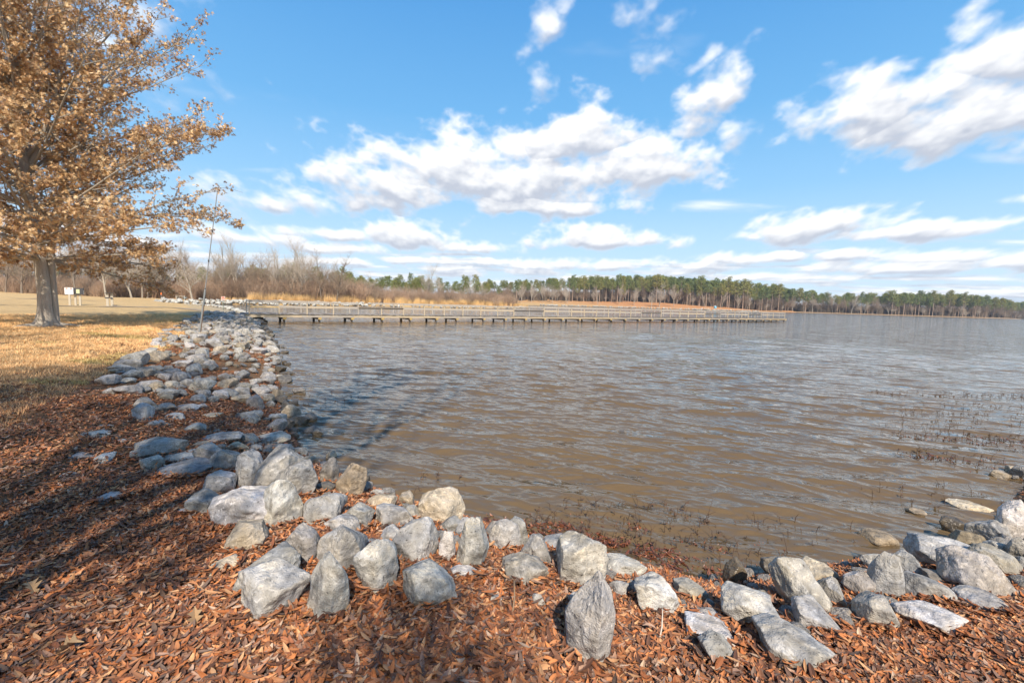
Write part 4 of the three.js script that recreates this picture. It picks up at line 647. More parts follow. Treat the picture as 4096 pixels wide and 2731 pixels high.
{ // a row of less distinct bare trees behind, then the mass of brush, reeds
  const r = rng(15);
  for (let k = 0; k < 34; k++) { const px = -150 + k * 44 + r() * 30, z = tableAt(TL, px) - 6 - r() * 12, h = (px < 900 ? 9.5 : px < 1400 ? 8.5 : 6) + r() * 2.6; standAt(px, z, h, Math.floor(r() * 6), r() < .4 ? 1 : 0, 'brownish bare tree of the wood ' + (px < 150 ? 'left of the big oak trunk' : px < 400 ? 'behind the notice box' : px < 620 ? 'right of the post pair' : px < 900 ? 'behind the leaning pole' : px < 1130 ? 'behind the start of the pier' : px < 1420 ? 'around the tallest bare tree' : 'above the low brush'), 'bare trees of the wood behind lawn and pond', r() * 6); }
  const bush = (seed, n, h) => { const q = rng(seed), g = new Geo(); for (let k = 0; k < n; k++) { const a = q() * 6.283, R = q() * 1.0, b = V(Math.cos(a) * R, -.1, Math.sin(a) * R), l = h * (.45 + q() * .6), d = V(Math.cos(a) * .4 * q() + (q() - .5) * .5, 1, (q() - .5) * .7).normalize(), e = b.clone().addScaledVector(d, l); g.tube([b, b.clone().lerp(e, .5).add(V((q() - .5) * .3, 0, (q() - .5) * .3)), e], [.022, .014, .006], 3); for (let j = 0; j < 6; j++) { const t = .3 + q() * .65, o = b.clone().lerp(e, t), m = o.clone().add(V((q() - .5) * 1.5, .25 + q() * .8, (q() - .5) * 1.5).multiplyScalar(.75)); g.tube([o, m], [.01, .004], 3); } } return g.build(); };
  const M = new THREE.Matrix4(), bushes = [bush(1, 46, 3.6), bush(2, 52, 3.2), bush(3, 40, 4.2)], grp = new THREE.Group(); grp.name = 'undergrowth'; grp.userData = { kind: 'stuff', label: 'dense brown leafless brush in front of the far wood' }; scene.add(grp);
  bushes.forEach((g, k) => { const n = 700, im = new THREE.InstancedMesh(g, brushMat, n); for (let i = 0; i < n; i++) { const px = i < 180 ? -1500 + r() * 1080 : -420 + Math.pow(r(), .95) * 2480, dep = r(), z = tableAt(TL, px) - dep * 26, [x, zz] = alongZ(px, z), tall = px < 850 ? 1.15 : px < 1450 ? 1.5 : 1.2, s = tall * (.55 + r() * .55) * (1 + dep * .35); im.setMatrixAt(i, M.compose(V(x, groundAt(x, zz) - .05, zz), new THREE.Quaternion().setFromEuler(new THREE.Euler(0, r() * 6.28, 0)), V(s * 1.15, s, s * 1.15))); const c = .5 + r() * .9, w = r() * .16; im.setColorAt(i, new THREE.Color().setRGB(c * (1 + w), c, c * (1 - w * .4))); } stuff(im, 'bushes', null, grp); });
  const reed = new Geo(); for (let k = 0; k < 60; k++) { const a = r() * 6.28, R = Math.sqrt(r()) * .7, x = Math.cos(a) * R, z = Math.sin(a) * R, h = 1 + r() * 1.2, t = r() * 6.28, l = r() * .35; reed.tri([x - .022, 0, z], [x + .022, 0, z + .01], [x + Math.cos(t) * l, h, z + Math.sin(t) * l], null); }
  const n = 620, im = new THREE.InstancedMesh(reed.build(), new THREE.MeshStandardMaterial({ color: new THREE.Color().setRGB(.62, .42, .2), roughness: 1, side: THREE.DoubleSide }), n);
  for (let i = 0; i < n; i++) { const px = 880 + Math.pow(r(), .8) * 1230, z = tableAt(TL, px) + 4.5 - r() * 7 + (px > 1900 ? r() * -6 : 0), [x, zz] = alongZ(px, z), s = (px < 1000 ? .45 : .5 + r() * .8) * (px > 2040 ? .7 : 1); if (lakeDist(x, zz) < -1.5) { im.setMatrixAt(i, M.makeScale(.001, .001, .001).setPosition(x, -2, zz)); continue; } im.setMatrixAt(i, M.compose(V(x, Math.max(0, groundAt(x, zz)) - .03, zz), new THREE.Quaternion().setFromEuler(new THREE.Euler(0, r() * 6, 0)), V(s, s, s))); const c = .75 + r() * .5; im.setColorAt(i, new THREE.Color().setRGB(c, c * .97, c * .9)); }
  stuff(im, 'reeds', 'tan reeds and broom grass along the far edge of the pond');
}
function pineGeo(seed, H) {
  const r = rng(seed), wood = new Geo(), crown = new Geo(), top = H, base = H * (.5 + r() * .1); wood.tube([V(0, -.3, 0), V((r() - .5) * .4, H * .5, (r() - .5) * .4), V((r() - .5) * .7, H * .97, (r() - .5) * .7)], [.3, .2, .05], 6);
  const n = 20 + Math.floor(r() * 9);
  for (let k = 0; k < n; k++) { const t = (k + r()) / n, y = lerp(base, top, t) + (r() - .5) * 1.2, R = lerp(3.7, 1.3, Math.pow(t, 1.4)) * (.35 + r() * .95) * (t < .15 ? .8 : 1), a = k * 2.4 + r(), c = V(Math.cos(a) * R, y, Math.sin(a) * R); wood.tube([V(0, y - .6, 0), c], [.06, .025], 3); const cr = 1.1 + r() * .9; for (let j = 0; j < 46; j++) { const d = V(r() - .5, (r() - .42) * .62, r() - .5).normalize().multiplyScalar(cr * Math.cbrt(r())), o = c.clone().add(d), u = V(r() - .5, r() - .3, r() - .5).normalize().multiplyScalar(.55 + r() * .35), w = V(r() - .5, r() - .5, r() - .5).normalize().multiplyScalar(.34), sh = .75 + r() * .5; crown.tri([o.x - w.x, o.y - w.y, o.z - w.z], [o.x + w.x, o.y + w.y, o.z + w.z], [o.x + u.x, o.y + u.y, o.z + u.z], [sh, sh, sh * .95]); } }
  return [wood.build(), crown.build()];
}
const pineBark = new THREE.MeshStandardMaterial({ color: new THREE.Color().setRGB(.46, .33, .24), roughness: 1 });
const pineGreens = [[.19, .21, .058], [.15, .185, .06], [.24, .225, .062]].map(c => new THREE.MeshStandardMaterial({ color: new THREE.Color().setRGB(...c), vertexColors: true, roughness: .9, side: THREE.DoubleSide }));
const pines = [1, 2, 3, 4, 5, 6].map(i => pineGeo(i * 17, 25)), pineProto = pines.map(([w, c], i) => { const o = new THREE.Group(); o.userData = { category: 'tree' }; part(o, 'trunk', w, pineBark); part(o, 'crown', c, pineGreens[i % 3]); return o; });
for (const [x, z, h, f, lab] of [[-2.2, 5.4, 17, 5, 'narrow bare tree right behind the photographer']]) place(bareDark[f], 'bare_tree', lab, x, .6, z, x * 3, h / 10.4);
// far shore: [direction, distance of the waterline, how far behind it the wood begins, height of the pines]

const zone = px => px < 2300 ? 'at the tan left end' : px < 2480 ? 'left of the spreading tree' : px < 2720 ? 'behind the spreading tree' : px < 2880 ? 'near the blue toilet' : px < 3060 ? 'over the last pier railings' : px < 3250 ? 'just right of the pier' : px < 3520 ? 'in the low stretch' : px < 3760 ? 'left in the last group' : px < 3960 ? 'in the last group' : 'at the right frame edge';
const FAR = [[1960, -330, 30, 15], [2064, -318, 42, 17], [2300, -352, 52, 22], [2527, -379, 52, 26], [2800, -364, 46, 26.5], [2950, -382, 34, 28], [3060, -428, 10, 27], [3150, -446, 10, 25], [3330, -455, 10, 23], [3500, -462, 12, 24], [3700, -470, 12, 27], [3900, -482, 12, 27], [4000, -505, 12, 24], [4100, -640, 12, 27], [4500, -700, 12, 27]];
{
  const r = rng(404), put = (px, back) => { const z = tableAt(FAR, px) - tableAt(FAR, px, 2) - back; return alongZ(px, z); };
  for (let k = 0; k < 120; k++) {
    const px = 2150 + k * 16.2 + r() * 14, few = px > 3180 && px < 3520 || px < 2330; if (few && r() < .62) continue; const [x, z] = put(px, r() * 14 - 3), h = tableAt(FAR, px, 3) * (.62 + r() * .42);
    place(pineProto[Math.floor(r() * 6)], 'pine_tree', px < 2960 ? 'green pine ' + zone(px) + ' above the orange slope of the far shore' : 'green pine ' + zone(px) + ' in the distant wood', x, groundAt(x, z) - .1, z, r() * 6.28, V(h / 25 * (.85 + r() * .35), h / 25, h / 25 * (.85 + r() * .35)), px < 2960 ? 'pines above the orange slope' : px < 3520 ? 'pines beyond the pier end' : 'pines of the distant wood');
  }
  for (const [px, back, h, lab] of [[1900, 60, 19, 'tall lone pine rising above the low brush left of the slope'], [1868, 62, 17, 'smaller pine beside the lone tall one'], [1935, 70, 14, 'low round pine right of the lone tall one'], [1640, 90, 20, 'broad pine, right one of the dark clump above the brush'], [1600, 95, 19, 'dark pine in the middle of the clump above the brush'], [1555, 90, 18, 'dark pine left in the clump above the brush'], [2065, 80, 17, 'green pine at the start of the far slope']]) { const [x, z] = alongZ(px, -250 - back); place(pineProto[Math.floor(r() * 6)], 'pine_tree', lab, x, groundAt(x, z) - .2 + (z < -300 ? 0 : 0), z, r() * 6, h / 25 * .98); }
  for (const [px, back, h, f, lab] of [[2087, -8, 11, 3, 'small bare tree first on the tan end of the far slope'], [2127, -14, 12, 1, 'bare tree second on the tan end of the far slope'], [2172, -12, 12, 5, 'bare tree third on the tan end of the far slope'], [2212, -20, 13, 0, 'bare tree with a long shadow on the tan slope'], [2270, -22, 14, 3, 'leaning bare tree on the tan slope'], [2392, -26, 13, 1, 'upright bare tree where the slope turns orange'], [2476, -22, 14, 5, 'narrow bare tree on the orange slope'], [2536, -30, 12, 0, 'brown bare tree at the dark shadow on the orange slope'], [2608, -38, 12, 3, 'white slim bare tree low on the orange slope'], [2637, -36, 17, 2, 'big spreading pale bare tree on the orange slope'], [2695, -28, 15, 1, 'pale bare tree right of the big spreading one']]) { const [x, z] = put(px, back); place(barePale[f], 'bare_tree', lab, x, groundAt(x, z) - .1, z, px, h / 10.4); }
  for (let k = 0; k < 66; k++) { const px = 1985 + k * 32 + r() * 40, [x, z] = put(px, -4 + r() * 7), h = tableAt(FAR, px, 3) * (px < 2300 ? .62 : .40) * (.55 + r() * .75) + (px > 3180 && px < 3560 ? 5 : 0); place((r() < .7 ? barePale : bareDark)[Math.floor(r() * 6)], 'bare_tree', px < 2960 ? 'pale bare tree ' + zone(px) + ' before the pines of the far slope' : 'pale bare tree ' + zone(px) + ' before the distant wood', x, groundAt(x, z) - .1, z, r() * 6.28, h / 10.4, px < 2960 ? 'bare trees of the far slope' : 'bare trees of the distant shore'); }
  // the depth of the wood behind, too dense to tell apart
  const M = new THREE.Matrix4(), grp = new THREE.Group(); grp.name = 'far_woods'; grp.userData = { kind: 'stuff', label: 'dense mixed wood behind the front trees of the far shores' }; scene.add(grp);
  const rows = pines.slice(0, 4).map(() => []); for (let k = 0; k < 900; k++) { const px = 1930 + r() * 2500, few = px > 3180 && px < 3480 || px < 2300; if (few && r() < .6) continue; const [x, z] = put(px, 14 + r() * 70), h = tableAt(FAR, px, 3) * (.7 + r() * .24); rows[Math.floor(r() * 4)].push([x, groundAt(x, z), z, h / 25, r()]); }
  for (let k = 0; k < 260; k++) { const px = -350 + r() * 2350, z = -245 - r() * 90, [x] = alongZ(px, z), h = (px < 900 ? 14 : px < 1400 ? 15 : 12) * (.8 + r() * .4); rows[Math.floor(r() * 4)].push([x, .8, z, h / 25, r()]); }
  rows.forEach((list, k) => { for (const [g, m, nm] of [[pines[k][0], pineBark, 'trunks'], [pines[k][1], pineGreens[k % 3], 'crowns']]) { const im = new THREE.InstancedMesh(g, m, list.length); list.forEach(([x, y, z, s, q], i) => { im.setMatrixAt(i, M.compose(V(x, y - .1, z), new THREE.Quaternion().setFromEuler(new THREE.Euler(0, q * 60, 0)), V(s * 1.15, s, s * 1.15))); im.setColorAt(i, new THREE.Color().setRGB(.7 + q * .5, .75 + q * .4, .7 + q * .3)); }); stuff(im, nm, null, grp); } });
  const low = new Geo(); for (let k = 0; k < 150; k++) { const a = r() * 6.28, R = Math.sqrt(r()) * 2.2, x = Math.cos(a) * R, z = Math.sin(a) * R, h = 2 + r() * 7, t = r() * 6.28, l = r() * 1.2, w = .06 + r() * .1; low.tri([x - w, -.2, z], [x + w, -.2, z + w], [x + Math.cos(t) * l, h, z + Math.sin(t) * l]); }
  const un = new THREE.InstancedMesh(low.build(), new THREE.MeshStandardMaterial({ color: new THREE.Color().setRGB(.16, .125, .09), roughness: 1, side: THREE.DoubleSide }), 1500); for (let k = 0; k < 1500; k++) { const px = 1960 + r() * 2480, [x, z] = put(px, 5 + r() * 45), s = tableAt(FAR, px, 3) / 25 * (.7 + r() * .5), q = .7 + r() * .6; un.setMatrixAt(k, M.compose(V(x, groundAt(x, z) - .1, z), new THREE.Quaternion().setFromEuler(new THREE.Euler(0, r() * 6, 0)), V(s, s, s))); un.setColorAt(k, new THREE.Color().setRGB(q, q * .97, q * .9)); } stuff(un, 'understorey', null, grp);
  const deep = bare.slice(0, 4).map(() => []); for (let k = 0; k < 620; k++) { const px = 1950 + r() * 2480, [x, z] = put(px, 2 + r() * 26), h = tableAt(FAR, px, 3) * .5 * (.6 + r() * .5); deep[k % 4].push([x, groundAt(x, z), z, h / 10.4, r()]); }
  deep.forEach((list, k) => { for (const g of bare[k]) { const im = new THREE.InstancedMesh(g, greyBark, list.length); list.forEach(([x, y, z, s, q], i) => { im.setMatrixAt(i, M.compose(V(x, y - .1, z), new THREE.Quaternion().setFromEuler(new THREE.Euler(0, q * 60, 0)), V(s, s, s))); im.setColorAt(i, new THREE.Color().setRGB(.8 + q * .5, .75 + q * .4, .7 + q * .3)); }); stuff(im, 'bare_trees', null, grp); } });
}

// ---------------------------------------------------------------- the pier
{
  const woodMap = dataTex(512, (u, v) => { const s = .72 + fbm2(u * 40, v * 3, 4, 1) * .28 + fbm2(u * 6, v * 5, 4, 1) * .3 - sstep(.32, .4, fbm2(u * 9 + 4, v * 7, 3, 1)) * .2; return [s, s * .985, s * .95]; });
  const wm = (r, g, b) => new THREE.MeshStandardMaterial({ color: new THREE.Color().setRGB(r, g, b), map: woodMap, roughness: .9 });
  const grey = wm(.56, .50, .43), dark = wm(.27, .22, .18), buff = wm(.70, .57, .40), yellow = wm(.66, .46, .16), wetw = wm(.10, .075, .05), fresh = wm(.78, .56, .27);
  const d = new THREE.Vector2(70.3, -48.2).normalize(), turn = Math.atan2(-d.y, d.x), WID = 3, S0 = -5.3, S1 = 86.4, DECK = .72;
  const p = thing('fishing_pier', 'long weathered wooden pier with railings running out over the lake', 'pier', -17.7, 0, -40.1, turn);   // local x runs along the pier, local -z away from the camera
  const beam = (name, x, y, z, lx, ly, lz, m, label) => { const o = part(p, name, boxGeo(ly, lz, lx, .008), m, label); o.rotation.set(0, Math.PI / 2, Math.PI / 2, 'YXZ'); o.position.set(x, y, z); return o; };
  const shared = new Map(), bx = (name, x, y, z, lx, ly, lz, m, label) => { const k = [lx, ly, lz].join(); if (!shared.has(k)) { const g = boxGeo(lx, ly, lz, .006); shared.set(k, g); } const o = part(p, name, shared.get(k), m, label); o.position.set(x, y, z); return o; };
  const r = rng(8), nBoards = Math.floor((S1 - S0) / .152), rest = [];
  for (let i = 0; i < nBoards; i++) { const x = S0 + .076 + i * .152, over = (r() - .5) * .05, y = DECK - .02 + (r() - .5) * .006; if (i < 290) { const o = bx('deck_board', x, y, -WID / 2 + over, .142, .038, WID + .16, i % 7 === 3 ? dark : r() < .5 ? dark : grey); } else { const g = boxGeo(.142, .038, WID + .16); g.translate(x, y, -WID / 2 + over); rest.push(g); } }
  const rb = part(p, 'deck_boards', mergeGeometries(rest), dark); rb.userData.kind = 'stuff';
  for (let x = S0 + .1; x < S1 - .5; x += 4.4) { const l = Math.min(4.39, S1 - .1 - x); bx('stringer', x + l / 2, DECK - .165, -.02, l, .24, .05, r() < .5 ? buff : grey); bx('stringer', x + l / 2, DECK - .165, -WID + .02, l, .24, .05, dark); }
  const LOWF = [[4, 8.4], [21.6, 26], [43.6, 48], [59, 63.4], [72.2, 76.6]].map(q => q.map(v => v)), low = (s, back) => LOWF.some(([a, b]) => s > a + (back ? -2.1 : .1) && s < b - (back ? 2.3 : .1));
  for (const back of [0, 1]) {
    const z = back ? -WID + .02 : -.02;
    for (let k = 0; k <= 41; k++) { const s = -4.8 + 2.2 * k; if (s > 86) break; const h = low(s, back) ? .62 : 1.06, q = bx('post', s, DECK + h / 2 - .12, z, .09, h + .24, .09, back ? grey : buff); q.rotation.set((r() - .5) * .02, 0, (r() - .5) * .025); if (k % 9 === 4) q.material = grey; }
    for (let k = 0; k < 41; k++) { const a = -4.8 + 2.2 * k, m = a + 1.1; if (a + 2.2 > 86.2) break; const lo = low(m, back), nw = !back && k === 0; if (!lo) { bx('rail', m, DECK + 1.085, z, 2.19, .04, .15, grey); bx('rail', m, DECK + 1.0, z + .055, 2.19, .09, .035, grey); } bx('rail', m, DECK + .58 + (r() - .5) * .01, z + (back ? .06 : -.06), 2.19, .12, .035, nw ? fresh : r() < .2 ? buff : grey, nw ? 'new yellow middle rail' : undefined); if (lo) bx('rail', m, DECK + .665, z, 2.19, .04, .16, dark); }
  }
  bx('rail', 85.9, DECK + 1.085, -WID / 2, .15, .04, WID, grey); bx('rail', 85.95, DECK + .58, -WID / 2, .035, .12, WID, grey);
  const pile = new THREE.CylinderGeometry(.1, .11, 1.9, 10);
  for (let k = 0; k < 32; k++) { const s = -2.2 + k * 2.84 + (k === 6 ? -.5 : 0); if (s > 86) break;
    for (const zz of [-.32, -WID + .32]) { const q = part(p, 'pile', pile, zz > -1 ? dark : wetw); q.position.set(s, DECK - .3 - .95 + .12, zz); }
    for (const off of [-.13, .13]) { const q = bx('pile_cap', s + off, DECK - .375, -WID / 2 + .05, .05, .19, WID - .1, off < 0 ? dark : yellow); }
    bx('brace', s, DECK - .39, .02, .22, .17, .05, yellow); }
}

// ---------------------------------------------------------------- small things
const flat = (r, g, b, rough = .6, extra = {}) => new THREE.MeshStandardMaterial({ color: new THREE.Color().setRGB(r, g, b), roughness: rough, ...extra });
const steel = flat(.34, .36, .35, .45, { metalness: .5 }), rust = flat(.16, .09, .05, .8), darkPlastic = flat(.055, .055, .06, .5), postWood = flat(.50, .44, .34, .9), white = flat(.82, .82, .8, .5), orangePaint = flat(.85, .2, .04, .5);
{ // leaning pole with a bare arm at its top
  const b = at(796, 1345), t = thing('leaning_pole', 'tall thin metal pole leaning right among the bank rocks', 'pole', b[0], b[1], b[2]), lean = .152, P = s => V(Math.sin(lean) * s, Math.cos(lean) * s, 0), L = 6.05;
  const lo = new Geo(); lo.tube([P(-.3), P(1.95)], [.034, .034], 10, null, true); part(t, 'lower_tube', lo.build(), steel);
  const hi = new Geo(); hi.tube([P(1.9), P(L)], [.019, .016], 8, null, true); part(t, 'upper_tube', hi.build(), flat(.26, .26, .25, .5));
  for (const s of [1.95, 3.1, 4.3, 5.2]) { const c = new Geo(); c.tube([P(s - .04), P(s + .04)], [.028, .028], 8, null, true); part(t, 'collar', c.build(), darkPlastic); }
  const strip = new Geo(); strip.tube([P(-.1).add(V(.045, 0, .01)), P(1.3).add(V(.045, 0, .01))], [.015, .015], 5); part(t, 'rust_strip', strip.build(), rust);
  const arm = new Geo(); arm.tube([P(L - .02), P(L - .02).add(V(.5, -.04, 0)), P(L - .02).add(V(1.0, -.17, 0))], [.007, .006, .004], 5, null, true); part(t, 'arm', arm.build(), flat(.12, .11, .1));
}
{ // notice box: printed board in front of a dark box on three posts
  const c = document.createElement('canvas'); c.width = 128; c.height = 132; const x = c.getContext('2d'); x.fillStyle = '#f6f5f2'; x.fillRect(0, 0, 128, 132); x.strokeStyle = '#dccfca'; x.lineWidth = 3; x.strokeRect(4, 4, 120, 124); x.fillStyle = '#b9553c'; x.fillRect(14, 10, 100, 20); x.fillStyle = '#f6f5f2'; x.fillRect(48, 12, 32, 17); x.fillStyle = '#e9cfc8'; for (const [a, b, w, h] of [[16, 54, 8, 36], [104, 54, 8, 36], [30, 40, 66, 4], [30, 50, 60, 3]]) x.fillRect(a, b, w, h); x.fillStyle = '#cf7a62'; for (const [a, b, w, h] of [[18, 108, 12, 10], [100, 104, 12, 14], [54, 98, 8, 8]]) x.fillRect(a, b, w, h);
  const tx = new THREE.CanvasTexture(c); tx.colorSpace = THREE.SRGBColorSpace;
  const b = at(303, 1221), D = -b[2], k = D / F, t = thing('notice_box', 'white board with red heading before a dark box on three wooden posts', 'sign', b[0], b[1], b[2], .55);
  for (const [px, pz] of [[-.42, .12], [-.05, -.1], [.28, -.1]]) { const q = part(t, 'post', boxGeo(.15, 1.25, .15, .015), postWood); q.position.set(px, .55, pz); }
  const boxx = part(t, 'box', boxGeo(.85, .62, .42, .02), darkPlastic); boxx.position.set(.15, 1.38, -.08);
  const pane = part(t, 'notice', boxGeo(.24, .40, .012, .004), flat(.62, .62, .36, .6), 'yellowish notice in the box'); pane.position.set(.20, 1.36, .135);
  const side = part(t, 'side_panel', boxGeo(.012, .36, .3, .003), white); side.position.set(.585, 1.28, -.05); side.rotation.y = .2;
  const board = new THREE.Shape(); { const w = .32, h = .33, q = .06; board.moveTo(-w + q, -h); board.lineTo(w - q, -h); board.quadraticCurveTo(w, -h, w, -h + q); board.lineTo(w, h - q); board.quadraticCurveTo(w, h, w - q, h); board.lineTo(-w + q, h); board.quadraticCurveTo(-w, h, -w, h - q); board.lineTo(-w, -h + q); board.quadraticCurveTo(-w, -h, -w + q, -h); }
  const g = new THREE.ExtrudeGeometry(board, { depth: .014, bevelEnabled: false }), u = g.attributes.uv, gp = g.attributes.position; for (let i = 0; i < u.count; i++) u.setXY(i, (gp.getX(i) + .32) / .64, (gp.getY(i) + .33) / .66);
  const bo = part(t, 'board', g, new THREE.MeshStandardMaterial({ map: tx, roughness: .5 })); bo.position.set(-.42, 1.38, .2); bo.rotation.y = -.1;
}
{ const b = at(438, 1223), t = thing('post_pair', 'pair of short timber posts with a dark flat cap on the lawn', 'post', b[0], b[1], b[2], .62);
  for (const q of [-.2, .2]) { const o = part(t, 'post', boxGeo(.19, 1.32, .19, .015), postWood); o.position.set(q * .8, .56, q * -.2); }
  const cap = part(t, 'cap', boxGeo(.62, .05, .5, .01), darkPlastic); cap.position.set(0, 1.24, .05); const bar = part(t, 'bar', boxGeo(.5, .09, .06, .01), darkPlastic); bar.position.set(-.02, .78, .14); const latch = part(t, 'latch', boxGeo(.08, .1, .08, .01), darkPlastic); latch.position.set(-.31, .78, .05);
  const c = at(458, 1224), s = thing('ground_spigot', 'low dark box on the ground beside the pair of posts', 'box', c[0], c[1], c[2], .6); const o = part(s, 'box', boxGeo(.32, .1, .22, .02), darkPlastic); o.position.y = .04; const lid = part(s, 'lid', boxGeo(.34, .02, .24, .008), flat(.1, .1, .09)); lid.position.y = .1; }
{ const b = at(892, 1240), t = thing('orange_sign', 'orange and white sign on a steel post beside the pond', 'sign', b[0], b[1], b[2], .95), c = document.createElement('canvas'); c.width = 96; c.height = 128; const x = c.getContext('2d'); x.fillStyle = '#f4efe8'; x.fillRect(0, 0, 96, 128); x.fillStyle = '#e8641c'; x.fillRect(9, 9, 78, 110); x.fillStyle = '#f6efe4'; x.beginPath(); x.ellipse(44, 38, 9, 14, 0, 0, 7); x.fill(); x.fillRect(20, 72, 58, 22);
  x.beginPath(); x.moveTo(62, 9); x.lineTo(87, 9); x.lineTo(87, 30); x.closePath(); x.fill();
  const tx = new THREE.CanvasTexture(c); tx.colorSpace = THREE.SRGBColorSpace; const po = part(t, 'post', boxGeo(.06, 1.5, .035, .006), flat(.13, .16, .12, .7)); po.position.y = .6;
  const g = boxGeo(.36, .36, .008, .02), u = g.attributes.uv, gp = g.attributes.position; for (let i = 0; i < u.count; i++) u.setXY(i, (gp.getX(i) + .18) / .36, (gp.getY(i) + .18) / .36); const bo = part(t, 'panel', g, new THREE.MeshStandardMaterial({ map: tx, roughness: .5 })); bo.position.set(0, 1.26, .025); }
{ const put = (px, z) => { const [x, zz] = alongZ(px, z); return [x, groundAt(x, zz), zz]; };
  let b = put(643, -91), t = thing('orange_marker', 'small orange marker on a thin post beyond the pond', 'sign', ...b); let o = part(t, 'post', boxGeo(.07, 1.3, .05), steel); o.position.y = .6; o = part(t, 'panel', boxGeo(.2, .4, .02), orangePaint); o.position.set(0, 1.2, .04);
  b = put(703, -90.5); t = thing('timber_post', 'thin timber post left of the low table beyond the pond', 'post', ...b); o = part(t, 'post', boxGeo(.12, .95, .12, .02), postWood); o.position.y = .42; o = part(t, 'cap', boxGeo(.15, .04, .15, .01), darkPlastic); o.position.y = .91;
  b = put(737, -91); t = thing('grill', 'dark grill on a stand beside a thin post beyond the pond', 'grill', ...b); o = part(t, 'post', boxGeo(.12, .95, .12, .02), postWood); o.position.set(-.08, .42, 0); o = part(t, 'stand', new THREE.CylinderGeometry(.05, .05, .6, 8), darkPlastic); o.position.set(.1, .28, 0); o = part(t, 'fire_box', boxGeo(.42, .16, .32, .02), flat(.3, .38, .4, .5)); o.position.set(.12, .55, 0);
  b = put(721, -99); t = thing('picnic_table', 'low picnic table in front of the wood beyond the pond', 'table', ...b, .2); o = part(t, 'tabletop', boxGeo(1.7, .06, .72, .01), postWood); o.position.y = .72; for (const q of [-.6, .6]) { o = part(t, 'bench', boxGeo(1.7, .05, .25, .01), postWood); o.position.set(0, .44, q); o = part(t, 'leg', boxGeo(.09, .72, 1.1, .01), flat(.2, .15, .1)); o.position.set(q, .36, 0); }
  b = put(2862, -398); t = thing('portable_toilet', 'blue portable toilet at the foot of the far pines', 'toilet', b[0], b[1], b[2]); t.scale.setScalar(.75); o = part(t, 'body', boxGeo(2.3, 2.5, 1.6, .06), flat(.03, .30, .55)); o.position.y = 1.25; o = part(t, 'roof', new THREE.CylinderGeometry(1.28, 1.3, 1.7, 16, 1, false, 0, Math.PI).rotateZ(Math.PI / 2).rotateX(-Math.PI / 2).rotateY(Math.PI / 2).scale(1, .3, 1), flat(.7, .75, .8)); o.position.y = 2.5; for (const q of [-.45, .6]) { o = part(t, 'door', boxGeo(.7, 1.9, .05, .02), flat(.16, .55, .75)); o.position.set(q, 1.15, .82); }
  b = put(2825, -366.5); t = thing('small_dock', 'small fishing dock on the far shore before the orange slope', 'dock', b[0], .1, b[2] + 1, .1); o = part(t, 'deck', boxGeo(5.5, .25, 3, .02), postWood); o.position.y = .75; for (const q of [-2.5, -.9, .9, 2.5]) { o = part(t, 'post', boxGeo(.16, 2.2, .16), postWood); o.position.set(q, 1.0, 1.3); } o = part(t, 'rail', boxGeo(5.4, .14, .1), postWood); o.position.set(0, 2.0, 1.3);
  b = put(2809, -367); t = thing('shore_post', 'white marker post left of the small far dock', 'post', ...b); o = part(t, 'post', boxGeo(.5, 1.5, .4, .04), white); o.position.y = .7; o = part(t, 'cap', boxGeo(.6, .12, .5, .03), white); o.position.y = 1.5;
  b = put(2051, -316); t = thing('shore_post', 'white marker post at the left end of the far slope', 'post', ...b); o = part(t, 'post', boxGeo(.5, 2.0, .4, .04), white); o.position.y = 1.0; o = part(t, 'cap', boxGeo(.6, .12, .5, .03), white); o.position.y = 2.05;
  // geese on the grass strip
  const body = new THREE.SphereGeometry(1, 14, 10), p = body.attributes.position; for (let i = 0; i < p.count; i++) { const x = p.getX(i); p.setXYZ(i, x * .38, p.getY(i) * .17 * (1 - Math.max(0, -x) * .45) + (x < 0 ? -x * .05 : 0), p.getZ(i) * .16 * (1 - Math.max(0, -x) * .5)); } body.computeVertexNormals();
  const neck = new Geo(); neck.tube([V(.28, .02, 0), V(.40, .12, 0), V(.44, .28, 0), V(.46, .40, 0), V(.52, .44, 0), V(.62, .42, 0)], [.085, .06, .042, .042, .055, .018], 8, null, true); const bodyAll = mergeGeometries([body.toNonIndexed(), neck.build().toNonIndexed()]); const leg = new THREE.CylinderGeometry(.012, .012, .22, 6);
  [['goose standing alone on the strip beyond the pier', 1504, -119, .3], ['left goose of a pair on the strip beyond the pier', 1522, -121, .1], ['right goose of a pair on the strip beyond the pier', 1528, -121, 2.9]].forEach(([lab, px, z, turn]) => { const q = put(px, z - 2), g = thing('goose', lab, 'goose', q[0], q[1] + .36, q[2], turn); part(g, 'body', bodyAll, flat(.09, .07, .06, .8)); const w = part(g, 'breast', body, flat(.7, .66, .6, .9)); w.scale.set(.62, .8, .9); w.position.set(.12, -.06, 0); for (const s of [-.05, .05]) { const l = part(g, 'leg', leg, darkPlastic); l.position.set(.03, -.25, s); } });
}
